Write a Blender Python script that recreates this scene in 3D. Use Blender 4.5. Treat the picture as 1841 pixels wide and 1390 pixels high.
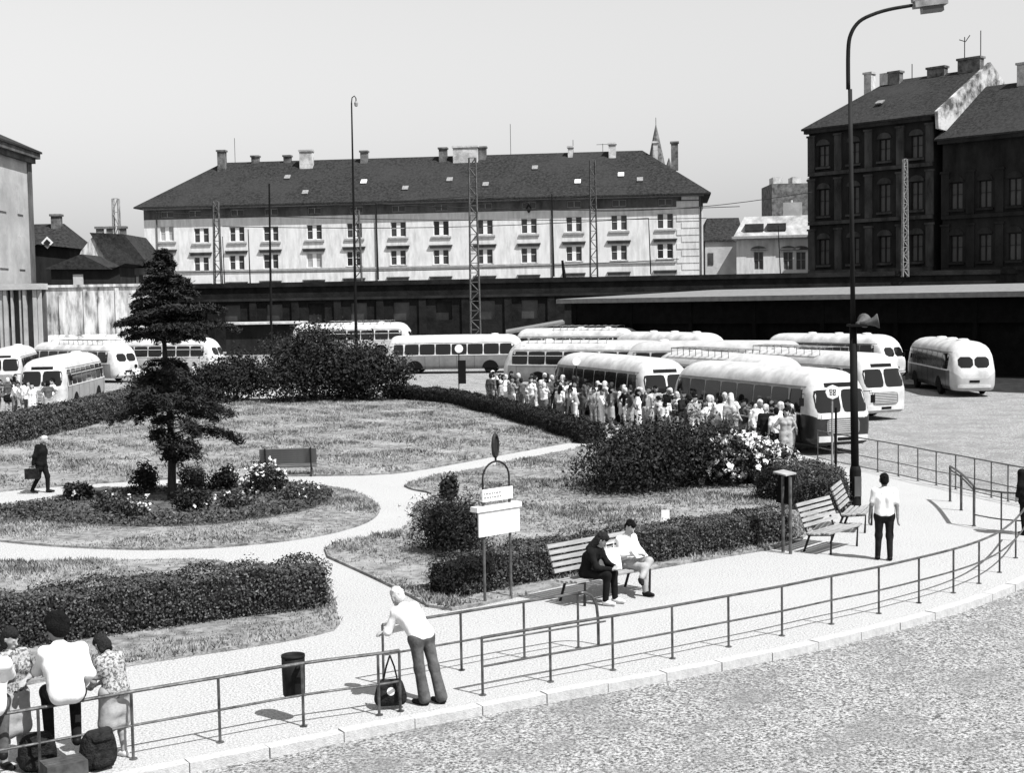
import bpy, math, random
import numpy as np
from mathutils import Vector, Matrix, Euler
from mathutils.bvhtree import BVHTree

for o in list(bpy.data.objects): bpy.data.objects.remove(o)
S = bpy.context.scene
COL = S.collection
R = math.radians
rng = np.random.default_rng(7)
random.seed(7)

# ------------------------------------------------------------------ camera, sky, sun, exposure
CAM_H = 5.4
FPX = 2500.0                       # focal length in photo pixels (photo 1841 wide)
PITCH, ROLL = 3.55, -1.0
cam = bpy.data.cameras.new('camera'); cam_o = bpy.data.objects.new('camera', cam); COL.objects.link(cam_o)
CR = Matrix.Rotation(R(90 - PITCH), 3, 'X') @ Matrix.Rotation(R(ROLL), 3, 'Z')
cam_o.matrix_world = Matrix.Translation((0, 0, CAM_H)) @ CR.to_4x4()
cam.sensor_width = 36; cam.lens = FPX * 36 / 1841; cam.clip_end = 3000; cam.clip_start = 0.1
S.camera = cam_o

SUN_EL = 56.0
SUN_DIR = Vector((0.75 * math.cos(R(SUN_EL)), -0.66 * math.cos(R(SUN_EL)), math.sin(R(SUN_EL)))).normalized()   # towards the sun
w = bpy.data.worlds.new('World'); S.world = w; w.use_nodes = True
nt = w.node_tree; nt.nodes.clear()
sky = nt.nodes.new('ShaderNodeTexSky'); sky.sky_type = 'NISHITA'; sky.sun_disc = False
sky.sun_elevation = R(SUN_EL); sky.sun_rotation = math.atan2(SUN_DIR.x, SUN_DIR.y)
sky.air_density = 1.7; sky.dust_density = 0.3; sky.ozone_density = 1.0
bw = nt.nodes.new('ShaderNodeSeparateColor'); bg = nt.nodes.new('ShaderNodeBackground'); wo = nt.nodes.new('ShaderNodeOutputWorld')
bg.inputs['Strength'].default_value = 0.08
nt.links.new(sky.outputs[0], bw.inputs[0]); nt.links.new(bw.outputs['Blue'], bg.inputs['Color']); nt.links.new(bg.outputs[0], wo.inputs[0])
sl = bpy.data.lights.new('sun', 'SUN'); sl.energy = 5.0; sl.angle = R(0.5); sl.color = (1, 1, 1)
so = bpy.data.objects.new('sun', sl); COL.objects.link(so); so.rotation_euler = SUN_DIR.to_track_quat('Z', 'Y').to_euler(); so.location = (40, -40, 60)
S.view_settings.view_transform = 'Standard'; S.view_settings.look = 'None'
S.view_settings.exposure = 0.8; S.view_settings.gamma = 1.0; S.view_settings.use_curve_mapping = False

# ------------------------------------------------------------------ placing: from a place in the photo to the place on the ground
def ray(px, py):
    return CR @ Vector(((px - 920.5) / FPX, -(py - 695.0) / FPX, -1.0))
def G(px, py, z=0.0):
    d = ray(px, py); t = (z - CAM_H) / d.z
    return Vector((d.x * t, d.y * t, z))
def D(px, py, depth):
    d = ray(px, py); t = depth / d.y
    return Vector((d.x * t, depth, CAM_H + d.z * t))
def onplane(px, py, p0, u):
    """hit of the ray with the upright plane through p0 along horizontal u -> (distance along u, z)"""
    d = ray(px, py); n = Vector((-u.y, u.x, 0)); o = Vector((0, 0, CAM_H))
    t = (Vector(p0) - o).dot(n) / d.dot(n); h = o + d * t
    return (h - Vector(p0)).dot(u), h.z

# ------------------------------------------------------------------ materials (all neutral greys: the photograph is black and white)
MATS = {}
def mat(name, c, rough=0.8, c2=None, scale=3.0, detail=6, bump=0.0, bscale=None, lo=0.35, hi=0.65, metal=0.0, spec=0.5, stretch=None, coords='Object', c3=None, s3=0.3, emit=None, trans=0.0):
    if name in MATS: return MATS[name]
    if spec == 0.5 and rough >= 0.5: spec = 0.08 if c < 0.12 else 0.2
    c, c2, c3 = [None if q is None else (q * 0.74 if q < 0.6 else q * 0.88) for q in (c, c2, c3)]
    m = bpy.data.materials.new(name); m.use_nodes = True; n = m.node_tree; b = n.nodes['Principled BSDF']
    b.inputs['Base Color'].default_value = (c, c, c, 1); b.inputs['Roughness'].default_value = rough; b.inputs['Metallic'].default_value = metal
    b.inputs['Specular IOR Level'].default_value = spec
    m.diffuse_color = (c, c, c, 1)
    if c2 is not None or bump:
        if coords == 'World':
            tc = n.nodes.new('ShaderNodeNewGeometry'); out = tc.outputs['Position']
        else:
            tc = n.nodes.new('ShaderNodeTexCoord'); out = tc.outputs['Object']
        mp = n.nodes.new('ShaderNodeMapping'); n.links.new(out, mp.inputs['Vector'])
        if stretch: mp.inputs['Scale'].default_value = stretch
        if c2 is not None:
            t = n.nodes.new('ShaderNodeTexNoise'); t.inputs['Scale'].default_value = scale; t.inputs['Detail'].default_value = detail; t.inputs['Roughness'].default_value = 0.65
            n.links.new(mp.outputs[0], t.inputs['Vector'])
            r = n.nodes.new('ShaderNodeValToRGB'); r.color_ramp.elements[0].position = lo; r.color_ramp.elements[1].position = hi
            r.color_ramp.elements[0].color = (c, c, c, 1); r.color_ramp.elements[1].color = (c2, c2, c2, 1)
            n.links.new(t.outputs['Fac'], r.inputs[0]); col = r.outputs[0]
            if c3 is not None:
                t3 = n.nodes.new('ShaderNodeTexNoise'); t3.inputs['Scale'].default_value = s3; t3.inputs['Detail'].default_value = 9; t3.inputs['Roughness'].default_value = 0.68
                n.links.new(mp.outputs[0], t3.inputs['Vector'])
                r3 = n.nodes.new('ShaderNodeValToRGB'); r3.color_ramp.elements[0].position = 0.46; r3.color_ramp.elements[1].position = 0.72
                mx = n.nodes.new('ShaderNodeMix'); mx.data_type = 'RGBA'
                n.links.new(t3.outputs['Fac'], r3.inputs[0]); n.links.new(r3.outputs[0], mx.inputs['Factor'])
                n.links.new(col, mx.inputs['A']); mx.inputs['B'].default_value = (c3, c3, c3, 1); col = mx.outputs['Result']
            n.links.new(col, b.inputs['Base Color'])
        if bump:
            tb = n.nodes.new('ShaderNodeTexNoise'); tb.inputs['Scale'].default_value = bscale or scale * 4; tb.inputs['Detail'].default_value = 4
            n.links.new(mp.outputs[0], tb.inputs['Vector'])
            bp = n.nodes.new('ShaderNodeBump'); bp.inputs['Strength'].default_value = bump; bp.inputs['Distance'].default_value = 0.05
            n.links.new(tb.outputs['Fac'], bp.inputs['Height']); n.links.new(bp.outputs[0], b.inputs['Normal'])
    MATS[name] = m
    return m

M = dict(
    asphalt=mat('asphalt', 0.06, 0.92, 0.58, scale=26, detail=14, lo=0.40, hi=0.61, bump=0.8, bscale=30, c3=0.19, s3=0.75, coords='World', stretch=(1, 1, 1)),
    paving=mat('paving_gravel', 0.25, 0.95, 0.598, scale=32, detail=12, bump=0.6, bscale=60, c3=0.50, s3=0.35, lo=0.38, hi=0.56, coords='World'),
    kerb=mat('kerb_concrete', 0.42, 0.9, 0.59, scale=14, bump=0.3),
    soil=mat('lawn_turf', 0.10, 0.95, 0.34, scale=4.5, bump=0.7, bscale=25, c3=0.42, s3=0.55, coords='World'),
    earth=mat('bed_earth', 0.05, 0.95, 0.16, scale=3.0, bump=0.6, coords='World'),
    grass=mat('grass_blade', 0.10, 0.7, 0.38, scale=0.9, coords='World', lo=0.38, hi=0.62),
    leaf=mat('leaf', 0.025, 0.5, 0.085, scale=9, coords='World', spec=0.28),
    leafd=mat('leaf_dark', 0.010, 0.6, 0.035, scale=7, coords='World', spec=0.14),
    leafm=mat('leaf_mid', 0.035, 0.55, 0.12, scale=8, coords='World'),
    needle=mat('needle', 0.012, 0.6, 0.05, scale=6, coords='World', spec=0.06),
    flower=mat('flower_petal', 0.55, 0.7, 0.75, scale=20, coords='World'),
    bark=mat('bark', 0.02, 0.95, 0.06, scale=10, bump=0.6, stretch=(1, 1, 0.2)),
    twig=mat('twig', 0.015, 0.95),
    plaster=mat('white_plaster', 0.50, 0.9, 0.70, scale=1.1, detail=12, bump=0.2, bscale=6, c3=0.66, s3=0.14, lo=0.3, hi=0.6, stretch=(1.6, 1.6, 0.35)),
    plasterL=mat('faded_plaster', 0.32, 0.9, 0.56, scale=0.3, detail=10, bump=0.3, bscale=4, c3=0.34, s3=0.2),
    stain=mat('stained_plaster', 0.10, 0.95, 0.62, scale=1.5, detail=10, bump=0.4, bscale=3, stretch=(1, 1, 0.22), lo=0.34, hi=0.56),
    tiles=mat('roof_tiles', 0.012, 0.95, 0.05, scale=3.2, detail=12, bump=0.7, bscale=7, stretch=(1, 1, 1), c3=0.045, s3=0.12),
    tiles2=mat('roof_tiles_pale', 0.25, 0.9, 0.55, scale=0.8, detail=8, bump=0.5, bscale=7),
    gable=mat('mottled_gable', 0.08, 0.95, 0.55, scale=0.55, detail=12, bump=0.5, bscale=4, lo=0.4, hi=0.58),
    jetp=mat('dark_pilaster', 0.025, 0.95, 0.085, scale=0.8, detail=12, bump=0.5, bscale=4, stretch=(1, 1, 0.35)),
    chim=mat('chimney_brick', 0.06, 0.95, 0.22, scale=1.4, bump=0.5),
    chimw=mat('chimney_render', 0.34, 0.95, 0.6, scale=1.2, bump=0.4),
    glass=mat('window_glass', 0.012, 0.12, spec=0.5),
    glassd=mat('window_glass_dull', 0.02, 0.35, 0.06, scale=0.8),
    curtain=mat('curtain', 0.35, 0.9, 0.5, scale=4, stretch=(6, 6, 0.4)),
    winframe=mat('window_frame_white', 0.72, 0.6),
    sillm=mat('sill_stone', 0.30, 0.9, 0.45, scale=3),
    soot=mat('black_brick', 0.007, 0.95, 0.018, scale=1.0, detail=10, bump=0.7, bscale=5, c3=0.022, s3=0.25),
    jetm=mat('dark_render', 0.012, 0.95, 0.034, scale=0.6, detail=10, bump=0.5, bscale=4, stretch=(1, 1, 0.4)),
    grime_shade=mat('grime_shade_stone', 0.06, 0.95, 0.16, scale=0.7, detail=10, bump=0.5, bscale=4, stretch=(1, 1, 0.35)),  # grimy stone; also colours in the eave and hood shade
    feltroof=mat('felt_roof', 0.16, 0.95, 0.24, scale=2.5, bump=0.3),
    blackm=mat('shade_and_panel_black', 0.004, 0.95, 0.009, scale=2),  # near-black: painted shade of the shed, and the info stand panel
    iron=mat('painted_iron', 0.010, 0.6, 0.03, scale=12, spec=0.15),
    rail=mat('worn_rail', 0.035, 0.35, 0.16, scale=5, metal=0.4, bump=0.1),
    galv=mat('mast_steel', 0.05, 0.7, 0.14, scale=5),
    galvl=mat('mast_steel_pale', 0.16, 0.6, 0.34, scale=5),
    pole=mat('lamp_pole_paint', 0.005, 0.7, 0.012, scale=6, stretch=(1, 1, 0.1)),
    poleu=mat('lamp_pole_grey', 0.010, 0.7, 0.025, scale=6, stretch=(1, 1, 0.1)),
    enamel=mat('white_enamel', 0.80, 0.4, 0.74, scale=5),
    signblack=mat('sign_black', 0.008, 0.6),
    signgrey=mat('sign_lettering', 0.25, 0.8),
    bwhite=mat('bus_white', 0.44, 0.4, 0.62, scale=1.5, detail=8),
    bcream=mat('bus_cream', 0.40, 0.4, 0.54, scale=1.5, detail=8),
    bgrey=mat('bus_grey', 0.22, 0.4, 0.33, scale=1.8, detail=8),
    bmid=mat('bus_midgrey', 0.15, 0.4, 0.22, scale=1.8, detail=8),
    bdark=mat('bus_dark', 0.014, 0.3, 0.03, scale=1.8, detail=8),
    bglass=mat('bus_glass', 0.010, 0.08, spec=0.35),
    tyre=mat('tyre_rubber', 0.012, 0.9),
    rim=mat('wheel_rim', 0.30, 0.5, 0.4, scale=6),
    chrome=mat('bumper_metal', 0.62, 0.3, 0.75, scale=4, metal=0.3),
    grillem=mat('grille_mesh', 0.14, 0.5, 0.26, scale=40, metal=0.2),
    lens=mat('headlight_glass', 0.7, 0.15),
    under=mat('bus_underside', 0.008, 0.95),
    wood=mat('bench_slat', 0.22, 0.8, 0.40, scale=5, stretch=(0.6, 6, 6), bump=0.2),
    wooddk=mat('bench_slat_weathered', 0.10, 0.85, 0.20, scale=5, stretch=(0.6, 6, 6), bump=0.2),
    rack=mat('roof_rack', 0.10, 0.7, 0.3, scale=8),
    skin=mat('skin', 0.32, 0.6, 0.42, scale=12), skind=mat('skin_tanned', 0.16, 0.6, 0.24, scale=12),
    hairk=mat('hair_black', 0.004, 0.85, 0.010, scale=40, bump=0.6, bscale=60), hairg=mat('hair_grey', 0.45, 0.7, 0.6, scale=40), hairm=mat('hair_brown', 0.012, 0.85, 0.03, scale=40, bump=0.5, bscale=60),
    cwhite=mat('cloth_white', 0.66, 0.9, 0.80, scale=6, bump=0.45, bscale=8, stretch=(1, 1, 0.45)), clight=mat('cloth_light', 0.30, 0.9, 0.42, scale=7, bump=0.3, bscale=9),
    cpat=mat('cloth_patterned', 0.10, 0.9, 0.45, scale=26, bump=0.3, lo=0.44, hi=0.54), cgrey=mat('cloth_grey', 0.12, 0.9, 0.2, scale=7, bump=0.4, bscale=9),
    cmid=mat('cloth_midgrey', 0.06, 0.9, 0.13, scale=7, bump=0.4, bscale=9),
    cdark=mat('cloth_dark', 0.010, 0.9, 0.022, scale=7, bump=0.5, bscale=9), cblack=mat('cloth_black', 0.006, 0.9, 0.014, scale=7, bump=0.4, bscale=9),
    shoe=mat('shoe_leather', 0.012, 0.5), shoew=mat('shoe_white', 0.6, 0.6),
    bagdk=mat('bag_dark', 0.008, 0.7, 0.03, scale=9, bump=0.6), card=mat('cardboard', 0.05, 0.9, 0.11, scale=6), paper=mat('newspaper', 0.72, 0.9, 0.6, scale=30),
    shadow_tarmac=mat('shadow_dark_tarmac', 0.012, 0.9, 0.04, scale=1.5, detail=10, bump=0.5, bscale=30, coords='World'),  # ground colour darkened for the shadows by the coaches
    bin=mat('litter_bin_paint', 0.008, 0.6, 0.018, scale=5),
)

# ------------------------------------------------------------------ object helpers
def link(o, parent=None):
    COL.objects.link(o)
    if parent is not None: o.parent = parent
    return o
def tag(o, label, cat, group=None):
    o['label'] = label; o['category'] = cat
    if group: o['group'] = group
    return o
def thing(name, label, cat, loc=(0, 0, 0), rz=0.0, group=None, scale=1.0):
    o = bpy.data.objects.new(name, None); o.empty_display_size = 0.3; link(o)
    o.location = loc; o.rotation_euler = (0, 0, rz); o.scale = (scale,) * 3
    return tag(o, label, cat, group)

class MB:
    def __init__(s): s.v = []; s.f = []; s.m = []
    def add(s, vs, fs, mi=0):
        b = len(s.v); s.v += [tuple(p) for p in vs]; s.f += [tuple(i + b for i in f) for f in fs]; s.m += [mi] * len(fs); return s
    def box(s, c, size, rot=None, mi=0):
        x, y, z = size[0] / 2, size[1] / 2, size[2] / 2
        vs = [Vector(p) for p in ((-x, -y, -z), (x, -y, -z), (x, y, -z), (-x, y, -z), (-x, -y, z), (x, -y, z), (x, y, z), (-x, y, z))]
        if rot is not None:
            rm = rot if isinstance(rot, Matrix) else Euler(rot).to_matrix()
            vs = [rm @ p for p in vs]
        c = Vector(c)
        return s.add([p + c for p in vs], [(0, 3, 2, 1), (4, 5, 6, 7), (0, 1, 5, 4), (1, 2, 6, 5), (2, 3, 7, 6), (3, 0, 4, 7)], mi)
    def box2(s, a, b, mi=0):
        return s.box([(a[i] + b[i]) / 2 for i in range(3)], [abs(b[i] - a[i]) for i in range(3)], None, mi)
    def tube(s, pts, r, n=8, cap=True, mi=0):
        pts = [Vector(p) for p in pts]; k = len(pts); rr = r if isinstance(r, (list, tuple)) else [r] * k
        vs = []; up = None
        for i, p in enumerate(pts):
            t = (pts[min(i + 1, k - 1)] - pts[max(i - 1, 0)]).normalized()
            if up is None:
                up = Vector((0, 0, 1)) if abs(t.z) < 0.9 else Vector((1, 0, 0))
            a = t.cross(up).normalized(); b = a.cross(t).normalized(); up = b
            for j in range(n):
                th = 2 * math.pi * j / n; vs.append(p + (a * math.cos(th) + b * math.sin(th)) * rr[i])
        fs = []
        for i in range(k - 1):
            for j in range(n):
                j2 = (j + 1) % n; fs.append((i * n + j, i * n + j2, (i + 1) * n + j2, (i + 1) * n + j))
        if cap: fs += [tuple(reversed(range(n))), tuple(range((k - 1) * n, k * n))]
        return s.add(vs, fs, mi)
    def lathe(s, prof, n=16, c=(0, 0, 0), axis='Z', mi=0):
        vs = []; c = Vector(c)
        for (r, z) in prof:
            for j in range(n):
                th = 2 * math.pi * j / n
                p = (r * math.cos(th), r * math.sin(th), z)
                if axis == 'Y': p = (p[0], -p[2], p[1])
                if axis == 'X': p = (p[2], p[0], p[1])
                vs.append(Vector(p) + c)
        fs = []; k = len(prof)
        for i in range(k - 1):
            for j in range(n):
                j2 = (j + 1) % n; fs.append((i * n + j, i * n + j2, (i + 1) * n + j2, (i + 1) * n + j))
        fs += [tuple(reversed(range(n))), tuple(range((k - 1) * n, k * n))]
        return s.add(vs, fs, mi)
    def prism(s, poly, z0, z1, mi=0):
        n = len(poly); vs = [(p[0], p[1], z0) for p in poly] + [(p[0], p[1], z1) for p in poly]
        return s.add(vs, [tuple(reversed(range(n))), tuple(range(n, 2 * n))] + [(i, (i + 1) % n, n + (i + 1) % n, n + i) for i in range(n)], mi)
    def mesh(s, name, mats, smooth=False, off=None):
        me = bpy.data.meshes.new(name)
        vs = s.v if off is None else [(p[0] - off[0], p[1] - off[1], p[2] - off[2]) for p in s.v]
        me.from_pydata(vs, [], s.f)
        for m in (mats if isinstance(mats, (list, tuple)) else [mats]): me.materials.append(m)
        if len(me.materials) > 1: me.polygons.foreach_set('material_index', s.m)
        if smooth: me.polygons.foreach_set('use_smooth', [True] * len(me.polygons))
        me.update(); return me
    def build(s, name, mats, parent=None, smooth=False, world=False, loc=None):
        """world=True: vertices are world coordinates, the parent only has a location"""
        off = parent.location if (world and parent is not None) else None
        if world and parent is not None and parent.parent is not None: off = parent.parent.location
        o = bpy.data.objects.new(name, s.mesh(name, mats, smooth, off)); link(o, parent)
        if loc is not None: o.location = loc
        return o
def inst(name, me, parent=None, loc=(0, 0, 0), rz=0.0, scale=None):
    o = bpy.data.objects.new(name, me); link(o, parent); o.location = loc; o.rotation_euler = (0, 0, rz)
    if scale: o.scale = scale
    return o
def np_mesh(name, V, F, m, smooth=False):
    """V (n,3) and quads/tris F (k,q) as arrays"""
    me = bpy.data.meshes.new(name); k, q = F.shape
    me.vertices.add(len(V)); me.vertices.foreach_set('co', np.asarray(V, np.float32).ravel())
    me.loops.add(k * q); me.loops.foreach_set('vertex_index', np.asarray(F, np.int32).ravel())
    me.polygons.add(k); me.polygons.foreach_set('loop_start', np.arange(0, k * q, q, dtype=np.int32))
    try: me.polygons.foreach_set('loop_total', np.full(k, q, np.int32))
    except Exception: pass
    for mm in (m if isinstance(m, (list, tuple)) else [m]): me.materials.append(mm)
    if smooth: me.polygons.foreach_set('use_smooth', np.ones(k, bool))
    me.update(calc_edges=True); me.validate(); return me
def struct(o): o['kind'] = 'structure'; return o

def unit(v): return v / np.maximum(np.linalg.norm(v, axis=1, keepdims=True), 1e-6)
def leaf_quads(P, N, size, aspect=0.55, tilt=0.9, r=rng):
    """leaf-sized pointed quads at points P, facing roughly along N"""
    n = len(P); N = unit(N + r.normal(0, tilt, (n, 3)))
    A = unit(np.cross(N, r.normal(0, 1, (n, 3)))); B = np.cross(N, A)
    s = size * r.uniform(0.6, 1.35, (n, 1))
    a = A * s; b = B * s * aspect
    V = np.stack([P - a, P + b + N * s * 0.12, P + a, P - b + N * s * 0.12], 1).reshape(-1, 3)
    F = np.arange(4 * n).reshape(n, 4)
    return V, F

def inpoly(P, poly):
    x, y = P[:, 0], P[:, 1]; c = np.zeros(len(P), bool); n = len(poly); j = n - 1
    for i in range(n):
        xi, yi = poly[i][0], poly[i][1]; xj, yj = poly[j][0], poly[j][1]
        if yi != yj: c ^= ((yi > y) != (yj > y)) & (x < (xj - xi) * (y - yi) / (yj - yi) + xi)
        j = i
    return c
def smooth_poly(pts, it=2, closed=True):
    for _ in range(it):
        q = []; n = len(pts)
        for i in range(n if closed else n - 1):
            a, b = Vector(pts[i]), Vector(pts[(i + 1) % n]); q += [a * 0.75 + b * 0.25, a * 0.25 + b * 0.75]
        if not closed: q = [Vector(pts[0])] + q + [Vector(pts[-1])]
        pts = q
    return pts

# ================================================================== SETTING: ground, pavement, kerb, lawns
GZ = -0.10                                             # level of road and bus yard (the pavement lies a kerb higher, at 0)
def sstep(a, b, x):
    t = min(1, max(0, (x - a) / (b - a))); return t * t * (3 - 2 * t)
def ground_z(x, y):                                    # the yard rises gently towards the viaduct on the left
    return GZ + 0.9 * sstep(108, 124, y) * (1 - sstep(-4, 8, x))
def make_ground():
    xs = [-900, -400, -200, -120, -80] + list(range(-60, 64, 4)) + [80, 120, 200, 400, 900]
    ys = [-120, -40, 0, 20, 40, 60, 80, 100] + list(range(104, 130, 2)) + [140, 160, 200, 300, 600, 1500]
    vs = [(x, y, ground_z(x, y)) for y in ys for x in xs]; n = len(xs)
    fs = [(j * n + i, j * n + i + 1, (j + 1) * n + i + 1, (j + 1) * n + i) for j in range(len(ys) - 1) for i in range(n - 1)]
    mb = MB(); mb.add(vs, fs); return struct(mb.build('ground', M['asphalt'], smooth=True))
make_ground()

KERB_PX = [(-330, 1530), (-60, 1462), (250, 1392), (460, 1352), (600, 1323), (780, 1288), (1010, 1246), (1333, 1188), (1529, 1144), (1713, 1096), (1841, 1047), (1930, 1000), (1985, 955), (2010, 925)]
kerb_line = smooth_poly([G(*p) for p in KERB_PX], 2, closed=False)
back = [(1960, 922), (1841, 903), (1760, 885), (1690, 872), (1600, 852), (1500, 832), (1440, 818), (1330, 782), (1200, 757), (1050, 732), (880, 712), (720, 690), (600, 688), (480, 698), (260, 703), (180, 720), (100, 733), (0, 750), (-120, 772), (-420, 830)]
plaza = [p for p in kerb_line] + [G(*p) for p in back] + [G(-700, 1000), G(-600, 1500)]
inner = []
mb = MB(); mb.prism([(p.x, p.y) for p in plaza], GZ - 0.05, 0.0)
struct(mb.build('pavement', M['paving']))
# kerb stones, each its own piece
kerb = bpy.data.objects.new('kerb', None); link(kerb); struct(kerb)
def resample(line, step):
    out = [line[0].copy()]; acc = 0
    for a, b in zip(line[:-1], line[1:]):
        seg = (b - a).length; t = step - acc
        while t <= seg: out.append(a.lerp(b, t / seg)); t += step
        acc = (acc + seg) % step
    return out
kp = resample(kerb_line, 1.0)
ks = MB(); ks.box((0, 0, -0.055), (0.985, 0.20, 0.15)); ksm = ks.mesh('kerb_stone', M['kerb'])
for i, (a, b) in enumerate(zip(kp[:-1], kp[1:])):
    t = (b - a).normalized(); nrm = Vector((t.y, -t.x, 0)); c = (a + b) / 2 - nrm * 0.05
    o = inst('kerb_stone', ksm, kerb, (c.x, c.y, 0.008 + 0.006 * math.sin(i * 2.3)), math.atan2(t.y, t.x) + 0.01 * math.sin(i * 1.7))

LAWNS = {}
def lawn(key, px, z=0.055, it=1, mat_='soil', name='lawn'):
    pts = smooth_poly([G(*p) for p in px], it) if it else [G(*p) for p in px]
    mb = MB(); mb.prism([(p.x, p.y) for p in pts], -0.02, z)
    o = struct(mb.build(name, M[mat_])); LAWNS[key] = ([(p.x, p.y) for p in pts], z); return o
lawn('B', [(-150, 905), (-150, 815), (0, 790), (120, 760), (260, 728), (480, 718), (715, 708), (800, 722), (900, 745), (1040, 782), (1050, 792), (960, 808), (850, 829), (760, 846), (690, 855), (560, 857), (400, 858), (200, 868), (0, 884)], it=1)
lawn('C', [(722, 873), (790, 858), (850, 846), (930, 830), (1000, 815), (1080, 800), (1200, 790), (1330, 800), (1445, 826), (1480, 842), (1500, 868), (1505, 900), (1470, 945), (1430, 982), (1300, 1003), (1180, 1024), (1000, 1055), (880, 1088), (790, 1103), (720, 1065), (660, 1036), (567, 994), (630, 974), (720, 958), (742, 938), (745, 910), (775, 896), (776, 888), (740, 882)], it=1)
lawn('D', [(-300, 1020), (0, 1014), (200, 1011), (390, 1009), (430, 1024), (480, 1046), (590, 1048), (604, 1100), (614, 1131), (560, 1146), (480, 1161), (240, 1197), (0, 1242), (-300, 1300)], it=1)
isl = [(688, 912), (672, 938), (600, 961), (500, 977), (330, 991), (150, 988), (0, 976), (-110, 960), (-160, 940), (-110, 922), (0, 911), (100, 896), (200, 882), (400, 870), (560, 871), (640, 886)]
lawn('I', isl, it=2)
bed = [(604, 893), (585, 915), (480, 938), (330, 953), (150, 950), (20, 940), (-60, 930), (0, 919), (120, 900), (240, 886), (400, 874), (520, 873), (580, 880)]
lawn('bed', bed, z=0.075, it=2, mat_='earth', name='flower_bed')

def grass(key, n, hmin, hmax, label, excl=None, frac=1.0):
    poly, z = LAWNS[key]; a = np.array(poly); lo, hi = a.min(0), a.max(0)
    P = rng.uniform(lo, hi, (n * 3, 2)); P = P[inpoly(P, poly)][:n]
    if excl: P = P[~inpoly(P, LAWNS[excl][0])]
    # patchy growth
    ph = np.sin(P[:, 0] * 1.3 + 2 * np.sin(P[:, 1] * 0.7)) + np.sin(P[:, 1] * 1.1 + 1.7 * np.sin(P[:, 0] * 0.5 + 1)) + 0.6 * np.sin(P[:, 0] * 3.1 + P[:, 1] * 2.3)
    keep = rng.uniform(-1.6, 1.8, len(P)) < ph + 0.9
    P = P[keep]; ph = ph[keep]; n = len(P)
    Vs = []; 
    for k in range(3):
        h = rng.uniform(hmin, hmax, n) * (0.8 + 0.25 * np.clip(ph, -1, 2)); th = rng.uniform(0, 2 * np.pi, n); ww = h * 0.16 + 0.006
        b = np.column_stack([P + rng.normal(0, 0.03, (n, 2)), np.full(n, z - 0.005)])
        d = np.column_stack([np.cos(th), np.sin(th), np.zeros(n)])
        ln = rng.normal(0, 0.45, (n, 2)) * h[:, None]
        tip = b + np.column_stack([ln, h])
        Vs.append(np.stack([b - d * ww[:, None], b + d * ww[:, None], tip], 1))
    V = np.concatenate(Vs).reshape(-1, 3); F = np.arange(len(V)).reshape(-1, 3)
    o = inst('grass', np_mesh('grass', V, F, M['grass'])); o['kind'] = 'stuff'; o['label'] = label
grass('B', 42000, 0.05, 0.13, 'short rough grass of the large lawn behind the spruce')
grass('C', 34000, 0.04, 0.10, 'short rough grass of the lawn around the notice board')
grass('D', 16000, 0.04, 0.09, 'short rough grass of the lawn in front of the spruce island')
grass('I', 15000, 0.04, 0.09, 'short grass ring round the spruce bed', excl='bed')

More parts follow.
